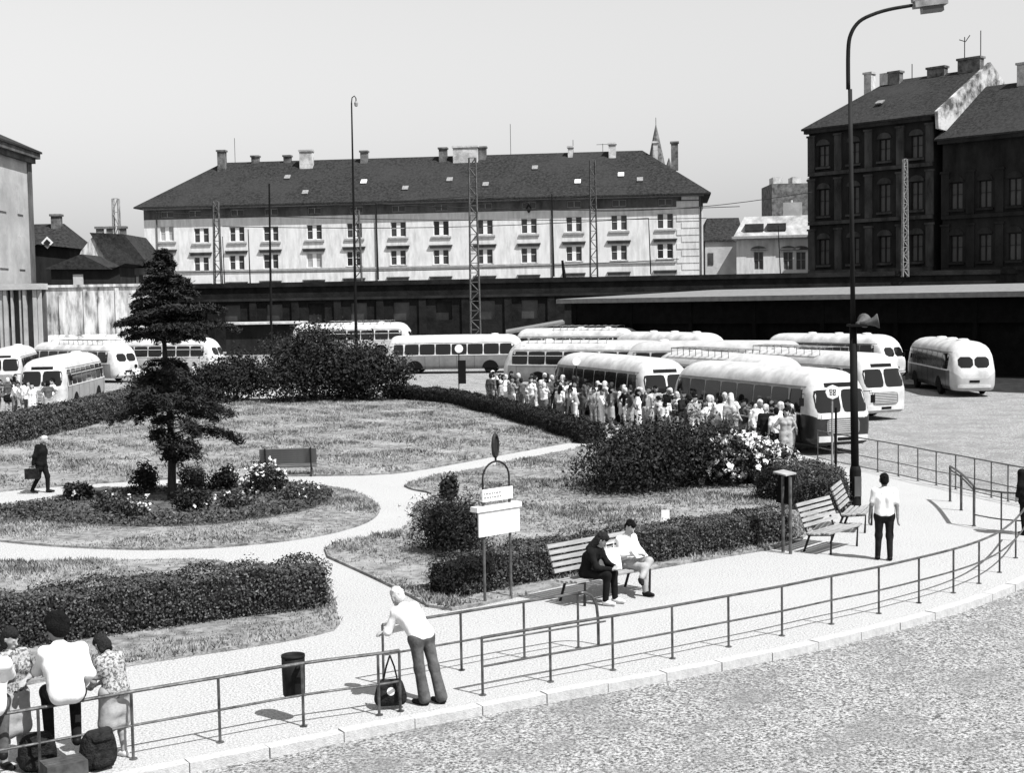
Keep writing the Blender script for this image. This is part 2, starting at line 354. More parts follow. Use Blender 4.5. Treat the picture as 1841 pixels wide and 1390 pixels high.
# ================================================================== hedges, shrubs, trees
def hedge(label, pts, width, height, leaf=0.035, dens=700, m='leaf', group='clipped hedges of the park', wob=0.06, core=0.82):
    """clipped hedge along ground points"""
    pts = [Vector((p.x, p.y, 0)) for p in pts]; base = pts[0].copy()
    t = thing('hedge', label, 'hedge', base, 0, group)
    prof = lambda k: [(-0.5 * width * k, 0.02), (-0.52 * width * k, height * 0.5), (-0.44 * width * k, height * 0.9 * (0.5 + 0.5 * k)), (0, height * (0.4 + 0.6 * k)), (0.44 * width * k, height * 0.9 * (0.5 + 0.5 * k)), (0.52 * width * k, height * 0.5), (0.5 * width * k, 0.02)]
    line = resample(pts, 0.25) if len(pts) > 1 else pts
    if (line[-1] - pts[-1]).length > 0.05: line.append(pts[-1])
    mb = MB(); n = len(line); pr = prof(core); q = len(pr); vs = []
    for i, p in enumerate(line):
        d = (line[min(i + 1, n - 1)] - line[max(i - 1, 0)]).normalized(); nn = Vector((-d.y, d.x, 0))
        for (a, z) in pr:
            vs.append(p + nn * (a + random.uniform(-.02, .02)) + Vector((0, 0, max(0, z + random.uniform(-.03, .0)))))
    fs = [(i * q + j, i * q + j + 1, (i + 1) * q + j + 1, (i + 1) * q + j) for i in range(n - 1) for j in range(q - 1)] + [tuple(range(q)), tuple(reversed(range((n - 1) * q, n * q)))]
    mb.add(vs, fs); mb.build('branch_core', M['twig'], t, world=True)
    L = sum((b - a).length for a, b in zip(pts[:-1], pts[1:])); per = 2 * height + width
    N = int(dens * (L * per + 2 * width * height)); pf = prof(1.0)
    seg = np.array([np.hypot(b[0] - a[0], b[1] - a[1]) for a, b in zip(pf[:-1], pf[1:])]); cum = np.concatenate([[0], np.cumsum(seg)]) / seg.sum()
    la = np.array([[p.x, p.y] for p in line]); ld = np.concatenate([[0], np.cumsum(np.linalg.norm(np.diff(la, axis=0), axis=1))]); ld /= ld[-1]
    s = rng.uniform(0, 1, N); x = np.interp(s, ld, la[:, 0]); y = np.interp(s, ld, la[:, 1])
    dx = np.interp(np.clip(s + 0.01, 0, 1), ld, la[:, 0]) - np.interp(np.clip(s - 0.01, 0, 1), ld, la[:, 0]); dy = np.interp(np.clip(s + 0.01, 0, 1), ld, la[:, 1]) - np.interp(np.clip(s - 0.01, 0, 1), ld, la[:, 1])
    dl = np.hypot(dx, dy); nx, ny = -dy / dl, dx / dl
    u = rng.uniform(0, 1, N); pa = np.interp(u, cum, [p[0] for p in pf]); pz = np.interp(u, cum, [p[1] for p in pf])
    bump = 1 + wob * (np.sin(s * L * 3.1 + pa * 4) + np.sin(s * L * 7.3 + pz * 9) * 0.7) + rng.normal(0, 0.035, N)
    depth = 1 - 0.22 * rng.random(N) ** 2
    clump = 0.5 + 0.5 * np.sin(s * L * 5.3 + 3 * np.sin(s * L * 1.9)); shoot = (rng.random(N) < 0.06 * clump) * rng.random(N) * 0.16 / max(height, .3)
    bump = bump + shoot
    # end caps
    e = rng.random(N) < (2 * width * height) / (L * per + 2 * width * height)
    side = rng.random(N) < 0.5; ru = rng.uniform(-1, 1, N)
    x = np.where(e, np.where(side, la[0, 0], la[-1, 0]), x); y = np.where(e, np.where(side, la[0, 1], la[-1, 1]), y)
    nx = np.where(e, np.where(side, nx[np.argmin(s)], nx[np.argmax(s)]), nx); ny = np.where(e, np.where(side, ny[np.argmin(s)], ny[np.argmax(s)]), ny)
    pa = np.where(e, ru * width * 0.47, pa); pz = np.where(e, rng.uniform(0.02, height * 0.93, N), pz)
    tx, ty = ny, -nx
    endo = np.where(e, np.where(side, -1.0, 1.0) * rng.uniform(0.0, 0.12, N), 0)
    sgn = 1.0
    P = np.column_stack([x + nx * pa * bump * depth + tx * endo * sgn, y + ny * pa * bump * depth + ty * endo * sgn, np.maximum(0.02, pz * bump * (0.94 + 0.06 * depth))])
    Nn = np.column_stack([nx * pa / width * 2 + tx * endo * 8, ny * pa / width * 2 + ty * endo * 8, np.where(pz > height * 0.85, 1.0, 0.15)])
    V, F = leaf_quads(P - np.array(base)[None], Nn, leaf, 0.6, 0.7)
    inst('foliage', np_mesh('foliage', V, F, M[m]), t)
    return t

def shrub(name, label, cat, loc, rx, ry, h, n, leaf=0.07, m='leafd', lobes=9, group=None, spiky=0.0, flower=0, stems=7, seed=1, squash=1.0, fl_side=None, aspect=0.55, z0=0.12):
    """a bush: stems from the ground, leaf faces spread through uneven lobes"""
    r = np.random.default_rng(seed); t = thing(name, label, cat, (loc[0], loc[1], 0.03), 0, group)
    C = []; 
    for i in range(lobes):
        a = r.uniform(0, 2 * np.pi); q = r.uniform(0, 0.72) ** 0.6 if i else 0.0
        zc = h * r.uniform(0.35, 0.72) * (1 - 0.35 * q)
        C.append((np.cos(a) * q * rx * 0.85, np.sin(a) * q * ry * 0.85, zc, r.uniform(0.36, 0.58)))
    C = np.array(C); k = r.integers(0, lobes, n)
    d = unit(r.normal(0, 1, (n, 3))); rad = (r.random(n) ** 0.45)[:, None]
    rad = rad * (1 + 0.22 * np.sin(d[:, :1] * 7 + k[:, None]) * np.cos(d[:, 2:3] * 6))
    sc = np.column_stack([C[k, 3] * rx, C[k, 3] * ry, C[k, 3] * h * 0.85 * squash])
    P = C[k, :3] + d * rad * sc
    if spiky > 0: P += d * (r.random(n) ** 4)[:, None] * spiky * np.array([1, 1, 1.6])
    P[:, 2] = np.where(P[:, 2] < z0, z0 + np.abs(P[:, 2] - z0) * 0.4, P[:, 2])
    V, F = leaf_quads(P, d, leaf, aspect, 0.8, r)
    inst('foliage', np_mesh('foliage', V, F, M[m]), t)
    mb = MB()
    for i in range(stems):
        c = C[i % lobes]; b = Vector((c[0] * 0.2, c[1] * 0.2, -0.03)); e = Vector(c[:3]); mid = b.lerp(e, 0.5) + Vector((r.normal(0, .06 * rx), r.normal(0, .06 * ry), 0.08 * h))
        mb.tube([b, mid, e], [0.045, 0.03, 0.012], 6)
    mb.build('stem', M['bark'], t)
    if flower:
        kk = r.integers(0, lobes, flower * 6); dd = unit(r.normal(0, 1, (flower * 6, 3)) + np.array([0, -0.5, 0.7]))
        Pf = C[kk, :3] + dd * np.column_stack([C[kk, 3] * rx, C[kk, 3] * ry, C[kk, 3] * h * 0.85 * squash]) * 1.02
        if fl_side is not None: Pf = Pf[(Pf[:, 0] > fl_side) & (Pf[:, 2] > 0.25 * h)]
        Pf = Pf[:flower]
        P4 = np.repeat(Pf, 5, 0) + r.normal(0, leaf * 0.75, (len(Pf) * 5, 3))
        V, F = leaf_quads(P4, np.tile(np.array([[0, -0.5, 0.8]]), (len(P4), 1)), (0.085 if flower > 100 else leaf * 0.85), 0.8, 0.6, r)
        inst('blossom', np_mesh('blossom', V, F, M['flower']), t)
    return t

def spruce(label, loc, H, rmax, seed=3):
    r = np.random.default_rng(seed); t = thing('spruce_tree', label, 'tree', (loc[0], loc[1], 0.03))
    mb = MB(); zz = np.linspace(-0.1, H, 12)
    mb.tube([(0.05 * math.sin(z * 1.1), 0.04 * math.sin(z * .7), z) for z in zz], [0.115 * (1 - 0.9 * max(0, z) / H) + 0.012 for z in zz], 9); mb.build('trunk', M['bark'], t, smooth=True)
    br = MB(); PP = []; NN = []; SS = []
    tiers = [(0.19, 0.45), (0.235, 1.0), (0.28, 1.15), (0.33, 1.25), (0.375, 1.0), (0.42, 1.0), (0.465, 0.85), (0.51, 0.65), (0.555, 0.34), (0.655, 0.75), (0.68, 1.12), (0.715, 1.02), (0.75, 0.86), (0.785, 0.66), (0.82, 0.62), (0.86, 0.44), (0.895, 0.40), (0.925, 0.26), (0.955, 0.2), (0.98, 0.10)]
    for ti, (f, k) in enumerate(tiers):
        low = f < 0.6; nb = 6 if low else 9
        for b in range(nb):
            a = 2 * math.pi * (b + 0.37 * ti) / nb + r.normal(0, 0.25); L = rmax * k * r.uniform(0.6, 1.15)
            if f < 0.36 and math.cos(a) < 0.1: L *= r.uniform(0.2, 0.55)           # the low boughs survive mostly on one side
            if r.random() < 0.14: continue
            d = Vector((math.cos(a), math.sin(a), 0)); z0 = H * f + r.normal(0, 0.09)
            droop = (0.27 if low else 0.10) * r.uniform(0.6, 1.4)
            pts = [Vector((0, 0, z0)) + d * (L * s) + Vector((0, 0, 0.12 * L * math.sin(s * 2.4) - droop * L * s * s)) for s in (0, .35, .7, 1)]
            br.tube(pts, [0.024, 0.016, 0.010, 0.004], 5)
            n = int((330 if low else 340) * L + 30); s = r.random(n) ** 0.7
            if low: s = 0.22 + 0.78 * s
            cx = np.array([np.interp(s, (0, .35, .7, 1), [p[i] for p in pts]) for i in range(3)]).T
            wdt = (0.27 * L * np.sin(np.clip(s * 1.05 + 0.12, 0, 1) * np.pi * 0.95) + 0.04)[:, None]
            sd = np.array([-d.y, d.x, 0]); off = r.uniform(-1, 1, (n, 1)) * wdt
            P = cx + sd * off + np.array([0, 0, 1]) * (-np.abs(r.normal(0, 0.05 if low else 0.035, (n, 1))) - 0.22 * np.abs(off)) + np.array(d) * (-np.abs(off) * 0.2)
            P = P + r.normal(0, 0.03 + 0.03 * low, P.shape)
            PP.append(P); NN.append(np.tile(np.array([[d.x * .2, d.y * .2, 1.0]]), (n, 1)))
    bo = br.build('branches', M['bark'], t); bo['kind'] = 'stuff'
    P = np.concatenate(PP); V, F = leaf_quads(P, np.concatenate(NN), 0.075, 0.26, 0.6, r)
    inst('crown', np_mesh('crown', V, F, M['needle']), t)
    return t

# hedges
hedge('long clipped hedge on the lawn behind the people seated on the railing', [G(-330, 1225), G(0, 1165), G(250, 1128), G(450, 1102), G(572, 1088)], 1.15, 0.86, 0.025, 1150)
hedge('clipped hedge behind the bench with the two sitters, ending beside the notice board', [G(800, 1074), G(900, 1053), G(1050, 1026), G(1200, 1003), G(1330, 982), G(1398, 972)], 0.95, 0.72, 0.025, 1200)
hedge('low hedge along the back of the lawn at the far left', [G(-150, 822), G(0, 800), G(120, 772), G(240, 741), G(330, 722)], 1.5, 1.15, 0.045, 520, 'leaf')
hedge('dark low hedge running from the big shrubs towards the waiting crowd', [G(700, 716), G(800, 724), G(900, 746), G(1000, 776), G(1065, 797)], 1.1, 0.74, 0.042, 560, 'leafd')
hedge('rounded hedge end beside the two slatted benches', [G(1398, 905), G(1440, 885), G(1472, 890), G(1478, 922)], 1.3, 0.85, 0.028, 950, 'leaf', wob=0.04)
# shrubs
TALL = 'tall dark shrubs at the back of the lawn'
shrub('tall_shrub', 'dark shrub behind the right boughs of the spruce', 'shrub', G(420, 722), 2.5, 2.2, 2.75, 13000, 0.085, 'leafd', 7, TALL, spiky=.45, seed=11)
shrub('tall_shrub', 'broadest dark shrub in the middle of the shrub row hiding a bus', 'shrub', G(560, 722), 3.5, 2.8, 4.0, 22000, 0.085, 'leafd', 9, TALL, spiky=.5, seed=12)
shrub('tall_shrub', 'dark shrub at the right end of the shrub row, by the grey bus', 'shrub', G(662, 722), 2.3, 2.2, 2.9, 13000, 0.085, 'leafd', 7, TALL, spiky=.45, seed=13)
shrub('tall_shrub', 'low dark shrub behind the trunk of the spruce at the hedge', 'shrub', G(285, 738), 2.4, 2.0, 2.2, 10000, 0.085, 'leafd', 8, TALL, seed=14)
shrub('broad_shrub', 'very broad dark shrub in front of the waiting crowd', 'shrub', G(1180, 880), 2.8, 1.9, 1.95, 30000, 0.05, 'leafd', 11, None, spiky=0.4, seed=21, stems=14)
shrub('flowering_shrub', 'shrub covered in pale blossom between crowd and benches', 'shrub', G(1345, 872), 1.9, 1.5, 1.42, 15000, 0.045, 'leafd', 9, None, spiky=0.3, seed=22, flower=230, stems=10)
shrub('juniper_shrub', 'spiky dark juniper left of the notice board', 'shrub', G(806, 1000), 1.0, 0.9, 1.2, 12000, 0.05, 'leafd', 9, None, spiky=0.3, seed=23, aspect=0.25)
shrub('slim_shrub', 'narrow small dark bush at the path fork', 'shrub', G(808, 905), 0.26, 0.26, 0.85, 1200, 0.05, 'leafd', 6, None, seed=24, stems=3)
# island: spruce and its bed
spruce('tall dark spruce with bare middle trunk on the oval flower bed', G(308, 903), 6.95, 1.72)
BED = 'low bushes of the oval bed'
for i, (px, py, rx, h, fl, lb) in enumerate([
        (135, 905, 0.55, 0.55, 6, 'low bush at the left end of the oval bed'), (200, 925, 0.6, 0.62, 5, 'low bush at the front left of the oval bed'),
        (262, 890, 0.5, 0.95, 0, 'upright dark bush just left of the spruce trunk'), (240, 935, 0.5, 0.6, 8, 'small pale-tipped bush at the front of the oval bed'),
        (345, 925, 0.55, 0.7, 6, 'small bush at the front right of the spruce trunk'), (352, 885, 0.5, 0.8, 4, 'dark bush behind the spruce trunk to its right'),
        (412, 885, 0.6, 0.85, 5, 'bushy plant halfway between spruce and flowering bush'), (420, 915, 0.6, 0.5, 8, 'low spreading bush in the right half of the oval bed'),
        (482, 892, 0.75, 1.0, 46, 'bush full of white blossom at the right of the oval bed'), (540, 900, 0.6, 0.45, 5, 'lowest bush near the right tip of the oval bed')]):
    shrub('bed_bush', lb, 'bush', G(px, py), rx, rx * 0.9, h, 1900, 0.045, 'leaf' if i % 2 else 'leafd', 6, BED, seed=40 + i, flower=fl, stems=4, z0=0.06)
# ground cover of the bed
poly, z = LAWNS['bed']; a = np.array(poly); P = rng.uniform(a.min(0), a.max(0), (60000, 2)); P = P[inpoly(P, poly)]
c0 = a.mean(0); rel = np.hypot((P[:, 0] - c0[0]) / (np.ptp(a[:, 0]) / 2), (P[:, 1] - c0[1]) / (np.ptp(a[:, 1]) / 2))
P = P[rng.random(len(P)) < np.clip((rel - 0.35) * 1.9, 0.10, 1)][:9500]
P3 = np.column_stack([P, z + rng.uniform(0, 0.13, len(P))]); V, F = leaf_quads(P3, np.tile([[0, 0, 1.0]], (len(P3), 1)), 0.05, 0.5, 0.9)
o = inst('ground_cover', np_mesh('ground_cover', V, F, M['leaf'])); o['kind'] = 'stuff'; o['label'] = 'dark leafy ground cover ringing the oval flower bed'
# ================================================================== BUILDINGS AND STRUCTURES BEHIND
def wall_mesh(mb, L, z0, z1, ops, rev=0.3, mi=0):
    """front wall in local x (0..L), z, facing -y at y=0, with real openings (u0,u1,z0,z1) and reveals"""
    us = sorted(set([0, L] + [round(o[i], 3) for o in ops for i in (0, 1)])); zs = sorted(set([z0, z1] + [round(o[i], 3) for o in ops for i in (2, 3)]))
    for a, b in zip(us[:-1], us[1:]):
        for c, d in zip(zs[:-1], zs[1:]):
            mu, mz = (a + b) / 2, (c + d) / 2
            if any(o[0] < mu < o[1] and o[2] < mz < o[3] for o in ops): continue
            mb.add([(a, 0, c), (b, 0, c), (b, 0, d), (a, 0, d)], [(0, 1, 2, 3)], mi)
    for (a, b, c, d) in ops:
        mb.add([(a, 0, c), (b, 0, c), (b, rev, c), (a, rev, c)], [(0, 1, 2, 3)], mi); mb.add([(a, 0, d), (b, 0, d), (b, rev, d), (a, rev, d)], [(3, 2, 1, 0)], mi)
        mb.add([(a, 0, c), (a, 0, d), (a, rev, d), (a, rev, c)], [(3, 2, 1, 0)], mi); mb.add([(b, 0, c), (b, 0, d), (b, rev, d), (b, rev, c)], [(0, 1, 2, 3)], mi)
def shell(mb, L, Dp, z0, z1, mi=0):
    """the other three walls"""
    mb.add([(0, Dp, z0), (0, 0, z0), (0, 0, z1), (0, Dp, z1)], [(0, 1, 2, 3)], mi); mb.add([(L, 0, z0), (L, Dp, z0), (L, Dp, z1), (L, 0, z1)], [(0, 1, 2, 3)], mi)
    mb.add([(L, Dp, z0), (0, Dp, z0), (0, Dp, z1), (L, Dp, z1)], [(0, 1, 2, 3)], mi)
_wc = {}
def window(parent, u0, u1, z0, z1, y=0.22, mull=0.26, bars=1, glass='glass', frame='winframe', blind=None, edge=0.07):
    """double window: frame with centre post, two panes as sub-parts"""
    W, H = round(u1 - u0, 2), round(z1 - z0, 2); key = (W, H, mull, bars, glass, frame)
    if key not in _wc:
        f = MB(); e = edge
        f.box((W / 2, 0, e / 2), (W, 0.10, e)); f.box((W / 2, 0, H - e / 2), (W, 0.10, e)); f.box((e / 2, 0, H / 2), (e, 0.10, H - 2 * e)); f.box((W - e / 2, 0, H / 2), (e, 0.10, H - 2 * e))
        if mull: f.box((W / 2, -0.01, H / 2), (mull, 0.12, H - 2 * e))
        for k in range(bars):
            zz = H * (k + 1) / (bars + 1) * (1.12 if bars == 1 else 1); f.box((W / 4, 0.0, zz), (W / 2 - e - mull / 2, 0.06, 0.05)); f.box((W * 3 / 4, 0.0, zz), (W / 2 - e - mull / 2, 0.06, 0.05))
        p = MB(); pw = (W - mull) / 2 - e; p.box((0, 0, 0), (pw, 0.02, H - 2 * e))
        _wc[key] = (f.mesh('window', M[frame]), p.mesh('pane', M[glass]), pw)
    fm, pm, pw = _wc[key]
    o = inst('window', fm, parent, (u0, y, z0))
    for s in (0, 1):
        cx = edge + pw / 2 if s == 0 else W - edge - pw / 2
        inst('pane', pm, o, (cx, 0.03, H / 2))
    return o
def hip_roof(mb, L, Dp, ze, zr, ov, hipl, hipr, yr=None, th=0.18, mi=0):
    yr = Dp / 2 if yr is None else yr
    A = [(-ov, -ov, ze), (L + ov, -ov, ze), (L + ov, Dp + ov, ze), (-ov, Dp + ov, ze)]; r0, r1 = (hipl, yr, zr), (L - hipr, yr, zr)
    B = [(x, y, z - th) for x, y, z in A]
    mb.add(A + [r0, r1] + B, [(0, 1, 5, 4), (1, 2, 5), (2, 3, 4, 5), (3, 0, 4), (6, 9, 8, 7), (0, 6, 7, 1), (1, 7, 8, 2), (2, 8, 9, 3), (3, 9, 6, 0)], mi)
def facade_frame(pl, dl, pr, dr):
    a = D(pl, 500, dl); b = D(pr, 500, dr); a.z = 0; b.z = 0; u = (b - a); L = u.length; return a, u / L, L
def chimney(parent, x, y, z0, z1, w_, d_, m='chim', cap=True, pots=0, name='chimney'):
    mb = MB(); mb.box2((x - w_ / 2, y - d_ / 2, z0), (x + w_ / 2, y + d_ / 2, z1))
    if cap: mb.box2((x - w_ / 2 - .12, y - d_ / 2 - .12, z1), (x + w_ / 2 + .12, y + d_ / 2 + .12, z1 + 0.22))
    for k in range(pots): mb.lathe([(0.14, 0), (0.11, 0.5)], 8, (x - w_ / 2 + (k + 0.5) * w_ / pots, y, z1 + (0.22 if cap else 0)))
    return mb.build(name, M[m], parent)

# ---- the long white building
a0, uu, LL = facade_frame(262, 178, 1265, 170)
LB = thing('long_building', 'long white building with dark hipped roof and two full rows of windows', 'building', a0, math.atan2(uu.y, uu.x))
def lb(px, py): return onplane(px, py, a0, uu)
cols = [(300, 420, 470), (362, 423, 475), (426, 421, 472), (487, 420, 470), (565, 417, 468), (637, 414, 465), (716, 412, 463), (793, 410, 462), (872, 408, 461), (951, 406, 459), (1032, 403, 456), (1113, 400, 454), (1196, 397, 451)]
ops = []; wins = []
ze = lb(760, 360)[1]
for i, (px, y1, y2) in enumerate(cols):
    for row, py in enumerate((y1, y2)):
        u, z = lb(px, py); WW = 1.95 if i else 1.8; HH = 1.85
        ops.append((round(u - WW / 2, 2), round(u + WW / 2, 2), round(z - HH / 2, 2), round(z + HH / 2, 2))); wins.append((i, row, ops[-1]))
    u, z = lb(px, y2 + 43); ops.append((round(u - 0.95, 2), round(u + 0.95, 2), round(z - 1.9, 2), round(z + 0.0, 2))); wins.append((i, 2, ops[-1]))
attic = []
for px, py in [(300, 385), (350, 383), (426, 381), (487, 379), (565, 377), (640, 374), (716, 371), (793, 368), (872, 366), (951, 363), (1032, 361), (1113, 358), (1196, 356)]:
    u, z = lb(px, py); attic.append((round(u - .85, 2), round(u + .85, 2), round(ze - 1.35, 2), round(ze - 0.55, 2)))
DPT = 15.0; Z0 = 2.0
zsp = ze - 1.6
mb = MB(); wall_mesh(mb, LL, Z0, zsp, ops, 0.3); shell(mb, LL, DPT, Z0, ze); mb.add([(0, 0.3, Z0), (LL, 0.3, Z0), (LL, 0.3, ze), (0, 0.3, ze)], [(0, 1, 2, 3)]); mb.build('wall', M['plaster'], LB)
mb = MB(); wall_mesh(mb, LL, zsp, ze, attic, 0.3); mb.build('eave_shade_band', M['grime_shade'], LB)  # eave shadow put into the colour of this wall strip
for (i, row, (u0_, u1_, z0_, z1_)) in wins:
    window(LB, u0_, u1_, z0_, z1_, mull=0.5 if row < 2 else 0.3, glass='curtain' if (i, row) in ((0, 0), (4, 1), (9, 2)) else ('glassd' if (i * 5 + row * 3) % 7 else 'glass'))
    s = MB(); s.box2((u0_ - .3, -0.16, z0_ - 0.30), (u1_ + .3, 0.0, z0_ - 0.08)) if row == 0 else s.box2((u0_ - .15, -0.12, z0_ - 0.14), (u1_ + .15, 0, z0_ - 0.02)); s.build('sill', M['sillm'], LB)
    if row:
        hd = MB(); hd.box2((u0_ - .5, -0.26, z1_ + .46), (u1_ + .5, 0, z1_ + .58)); hd.box2((u0_ - .4, -0.16, z1_ + .16), (u1_ + .4, 0, z1_ + .42)); hd.build('hood', M['grime_shade'], LB)  # hoods coloured dark to carry their shade
for (u0_, u1_, z0_, z1_) in attic: window(LB, u0_, u1_, z0_, z1_, mull=0.1, bars=0, glass='glassd', frame='sillm')
sc = MB(); zc = lb(800, 479)[1]; sc.box2((0.2, -0.14, zc - .1), (LL - 3.3, 0.0, zc + .12)); sc.build('string_course', M['sillm'], LB)
fr = MB(); fr.box2((-0.1, -0.22, ze - 0.35), (LL + .1, -0.003, ze - 0.16)); fr.build('frieze', M['sillm'], LB)
# corner quoins on the right
for k in range(14):
    q = MB(); q.box2((LL - (2.6 if k % 2 else 3.2), -0.06, Z0 + 4.2 + k * 0.85), (LL - 0.5, -0.002, Z0 + 4.2 + k * 0.85 + 0.70)); q.build('quoin', M['plaster'], LB)
zr = ze + 6.2; mb = MB(); hip_roof(mb, LL, DPT, ze, zr, 0.95, 8.0, 7.4, yr=8.0); roof = mb.build('roof', M['tiles'], LB)
for (px, py, ww, hh, m_, yy) in [(368, 298, 1.0, 2.2, 'chim', 6.5), (423, 298, .9, 1.3, 'chim', 8), (482, 296, .9, 1.2, 'chim', 8), (522, 299, 1.7, 1.8, 'chimw', 6.6), (625, 291, .9, 1.5, 'chim', 7.4), (770, 284, 1.0, 1.6, 'chim', 7.2), (812, 286, 3.2, 1.7, 'chimw', 6.9), (838, 284, 1.5, 1.6, 'chim', 7.4), (1003, 275, .6, 1.2, 'chimw', 7.4), (1080, 272, .9, 1.5, 'chimw', 7.0), (1159, 283, .55, 1.5, 'chimw', 7.0), (1194, 287, .9, 1.6, 'chim', 8.4)]:
    u, z = lb(px, 300); chimney(roof, u * 1.02, yy, zr - 2.6, zr - 0.4 + hh * 0.75, ww, 0.9, m_)
for (px, py) in [(500, 315), (645, 325), (545, 346), (725, 338), (802, 321), (870, 331), (955, 297), (1037, 326), (1115, 312), (1150, 322)]:
    u, z = lb(px, py); k = (z - ze) / (zr - ze) ; k = min(.9, max(.1, k * 1.02)); y = -0.95 + k * 8.95; zz = ze + k * (zr - ze)
    s = MB(); s.box((u, y - .05, zz + 0.10), (0.75, 0.9, 0.12), (math.atan2(6.2, 8.95), 0, 0)); s.build('skylight', M['winframe'] if px in (645, 1037, 1115) else M['galvl'], roof)
for (px, y0, y1) in [(1078, 245, 270), (904, 208, 278), (386, 235, 305), (1022, 238, 240)]:
    u, z = lb(px, y0); s = MB(); s.tube([(u, 8, zr - 0.2), (u, 8, z)], 0.035, 5)
    if px == 1078: s.tube([(u - .8, 8, z - .1), (u + .8, 8, z - .1)], 0.03, 5)
    s.build('aerial', M['iron'], roof)
pp = MB(); u, z = lb(951, 375); pp.lathe([(0.05, -.55), (.38, 0), (.05, .55)], 4, (u, -.3, z), 'Z'); pp.build('wall_lantern', M['iron'], LB)
for px in (282, 676, 992, 1260):
    u, z = lb(px, 400); s = MB(); s.tube([(u, -.1, Z0), (u, -.1, ze - .4)], 0.09, 6); s.build('downpipe', M['grime_shade'], LB)

# ---- church spire behind it
c = D(1180, 300, 235); SP = thing('church_spire', 'pointed church spire rising behind the long building', 'spire', (c.x, c.y, 0))
s = MB(); s.box2((-1.9, -1.9, 2), (1.9, 1.9, 26.2)); s.build('tower', M['chim'], SP)
s = MB(); zt = D(1178, 224, 235).z; s.lathe([(1.75, 26.2), (1.25, 28.8), (0.75, 31.2), (0.06, zt)], 8); s.build('spire', M['chim'], SP)
s = MB(); s.tube([(0, 0, zt - .3), (0, 0, zt + 1.2)], 0.05, 5); s.build('finial', M['iron'], SP)
for sx in (-1, 1):
    s = MB(); s.lathe([(0.5, 26.2), (0.5, 27.2), (0.04, 28.6)], 6, (sx * 1.9, -1.9, 0)); s.build('pinnacle', M['chim'], SP)

# ---- dark corner house on the right
def dark_house(name, label, a, b, depth, ze, zr, storeys, bays, yr, hipl, hipr, pil='jetp', roofm='tiles', ov=0.6, ox=0.0, winframe='jetm'):
    u = (b - a); L = u.length; t = thing(name, label, 'building', a, math.atan2(u.y, u.x)); ops = []
    for (zb, zt_) in storeys:
        for k in range(bays):
            cx = (k + 0.5) * L / bays; ops.append((round(cx - .62, 2), round(cx + .62, 2), zb, zt_))
    mb = MB(); wall_mesh(mb, L, 0, ze, ops, .3); shell(mb, L, depth, 0, ze); mb.add([(0, .3, 0), (L, .3, 0), (L, .3, ze), (0, .3, ze)], [(0, 1, 2, 3)]); mb.build('wall', M['jetm'], t)
    for i, o in enumerate(ops):
        window(t, *o, mull=0.12, bars=1, glass='glassd', frame=winframe)
        s = MB(); s.box2((o[0] - .25, -.25, o[2] - .25), (o[1] + .25, -.003, o[2] - .03)); s.build('sill', M[pil], t)
        # rounded head over the window
        s = MB(); n = 8; pts = [((o[0] + o[1]) / 2 + .82 * math.cos(math.pi * j / n), o[3] + .05 + .62 * math.sin(math.pi * j / n)) for j in range(n + 1)]
        s.add([(p[0], -.16, p[1]) for p in pts] + [(p[0], -.003, p[1]) for p in pts], [tuple(reversed(range(n + 1)))] + [(j, j + 1, n + 2 + j, n + 1 + j) for j in range(n)]); s.build('window_head', M[pil], t)
    for k in range(bays + 1):
        cx = min(max(k * L / bays, 0.35), L - .35)
        for j, (zb, zt_) in enumerate(storeys):
            s = MB(); s.box2((cx - .42, -.18, zb - .55), (cx + .42, -.002, zt_ + .95)); s.box2((cx - .52, -.26, zt_ + .95), (cx + .52, -.002, zt_ + 1.15)); s.build('pilaster', M[pil], t)
    for j, (zb, zt_) in enumerate(storeys):
        s = MB(); s.box2((0, -.30, zb - .95), (L, -.004, zb - .58)); s.build('string_course', M[pil], t)
    s = MB(); s.box2((-.3, -.55, ze - .55), (L + .05, -.005, ze - .19)); s.build('cornice', M['jetm'], t)
    mb = MB(); hip_roof(mb, L, depth, ze, zr, ov, hipl, hipr, yr=yr); rf = mb.build('roof', M[roofm], t)
    return t, rf, L
A1 = D(1455, 400, 150); B1 = D(1678, 400, 139.6); A1.z = B1.z = 0
H1, RF1, L1 = dark_house('corner_house', 'tall dark corner house with pilasters and a steep roof', A1, B1, 20.0, 23.1, 28.7, [(8.6, 11.3), (13.8, 16.6), (19.0, 21.2)], 4, 10.0, 3.6, -0.6)
chimney(RF1, 2.4, 8.2, 25.0, 29.4, .9, .9, 'chimw'); chimney(RF1, 3.6, 9.5, 26, 29.5, 1.0, .9, 'chimw', False); chimney(RF1, 5.0, 9.2, 26.5, 29.3, 1.3, .8, 'chim'); chimney(RF1, 9.6, 9.8, 27, 29.25, 2.0, .8, 'chim'); chimney(RF1, 13.4, 9.8, 27, 29.7, 2.5, .9, 'chim')
g = MB(); g.add([(L1 + .62, -0.7, 21.6), (L1 + .62, -.9, 23.3), (L1 + .62, 10.0, 29.2), (L1 + .62, 21, 23.3), (L1 + .62, 21, 20), (L1 + .95, -0.7, 21.6), (L1 + .95, -.9, 23.3), (L1 + .95, 10.0, 29.2), (L1 + .95, 21, 23.3), (L1 + .95, 21, 20)], [(4, 3, 2, 1, 0), (5, 6, 7, 8, 9), (0, 1, 6, 5), (1, 2, 7, 6), (2, 3, 8, 7), (3, 4, 9, 8), (4, 0, 5, 9)]); g.build('gable_wall', M['gable'], H1)
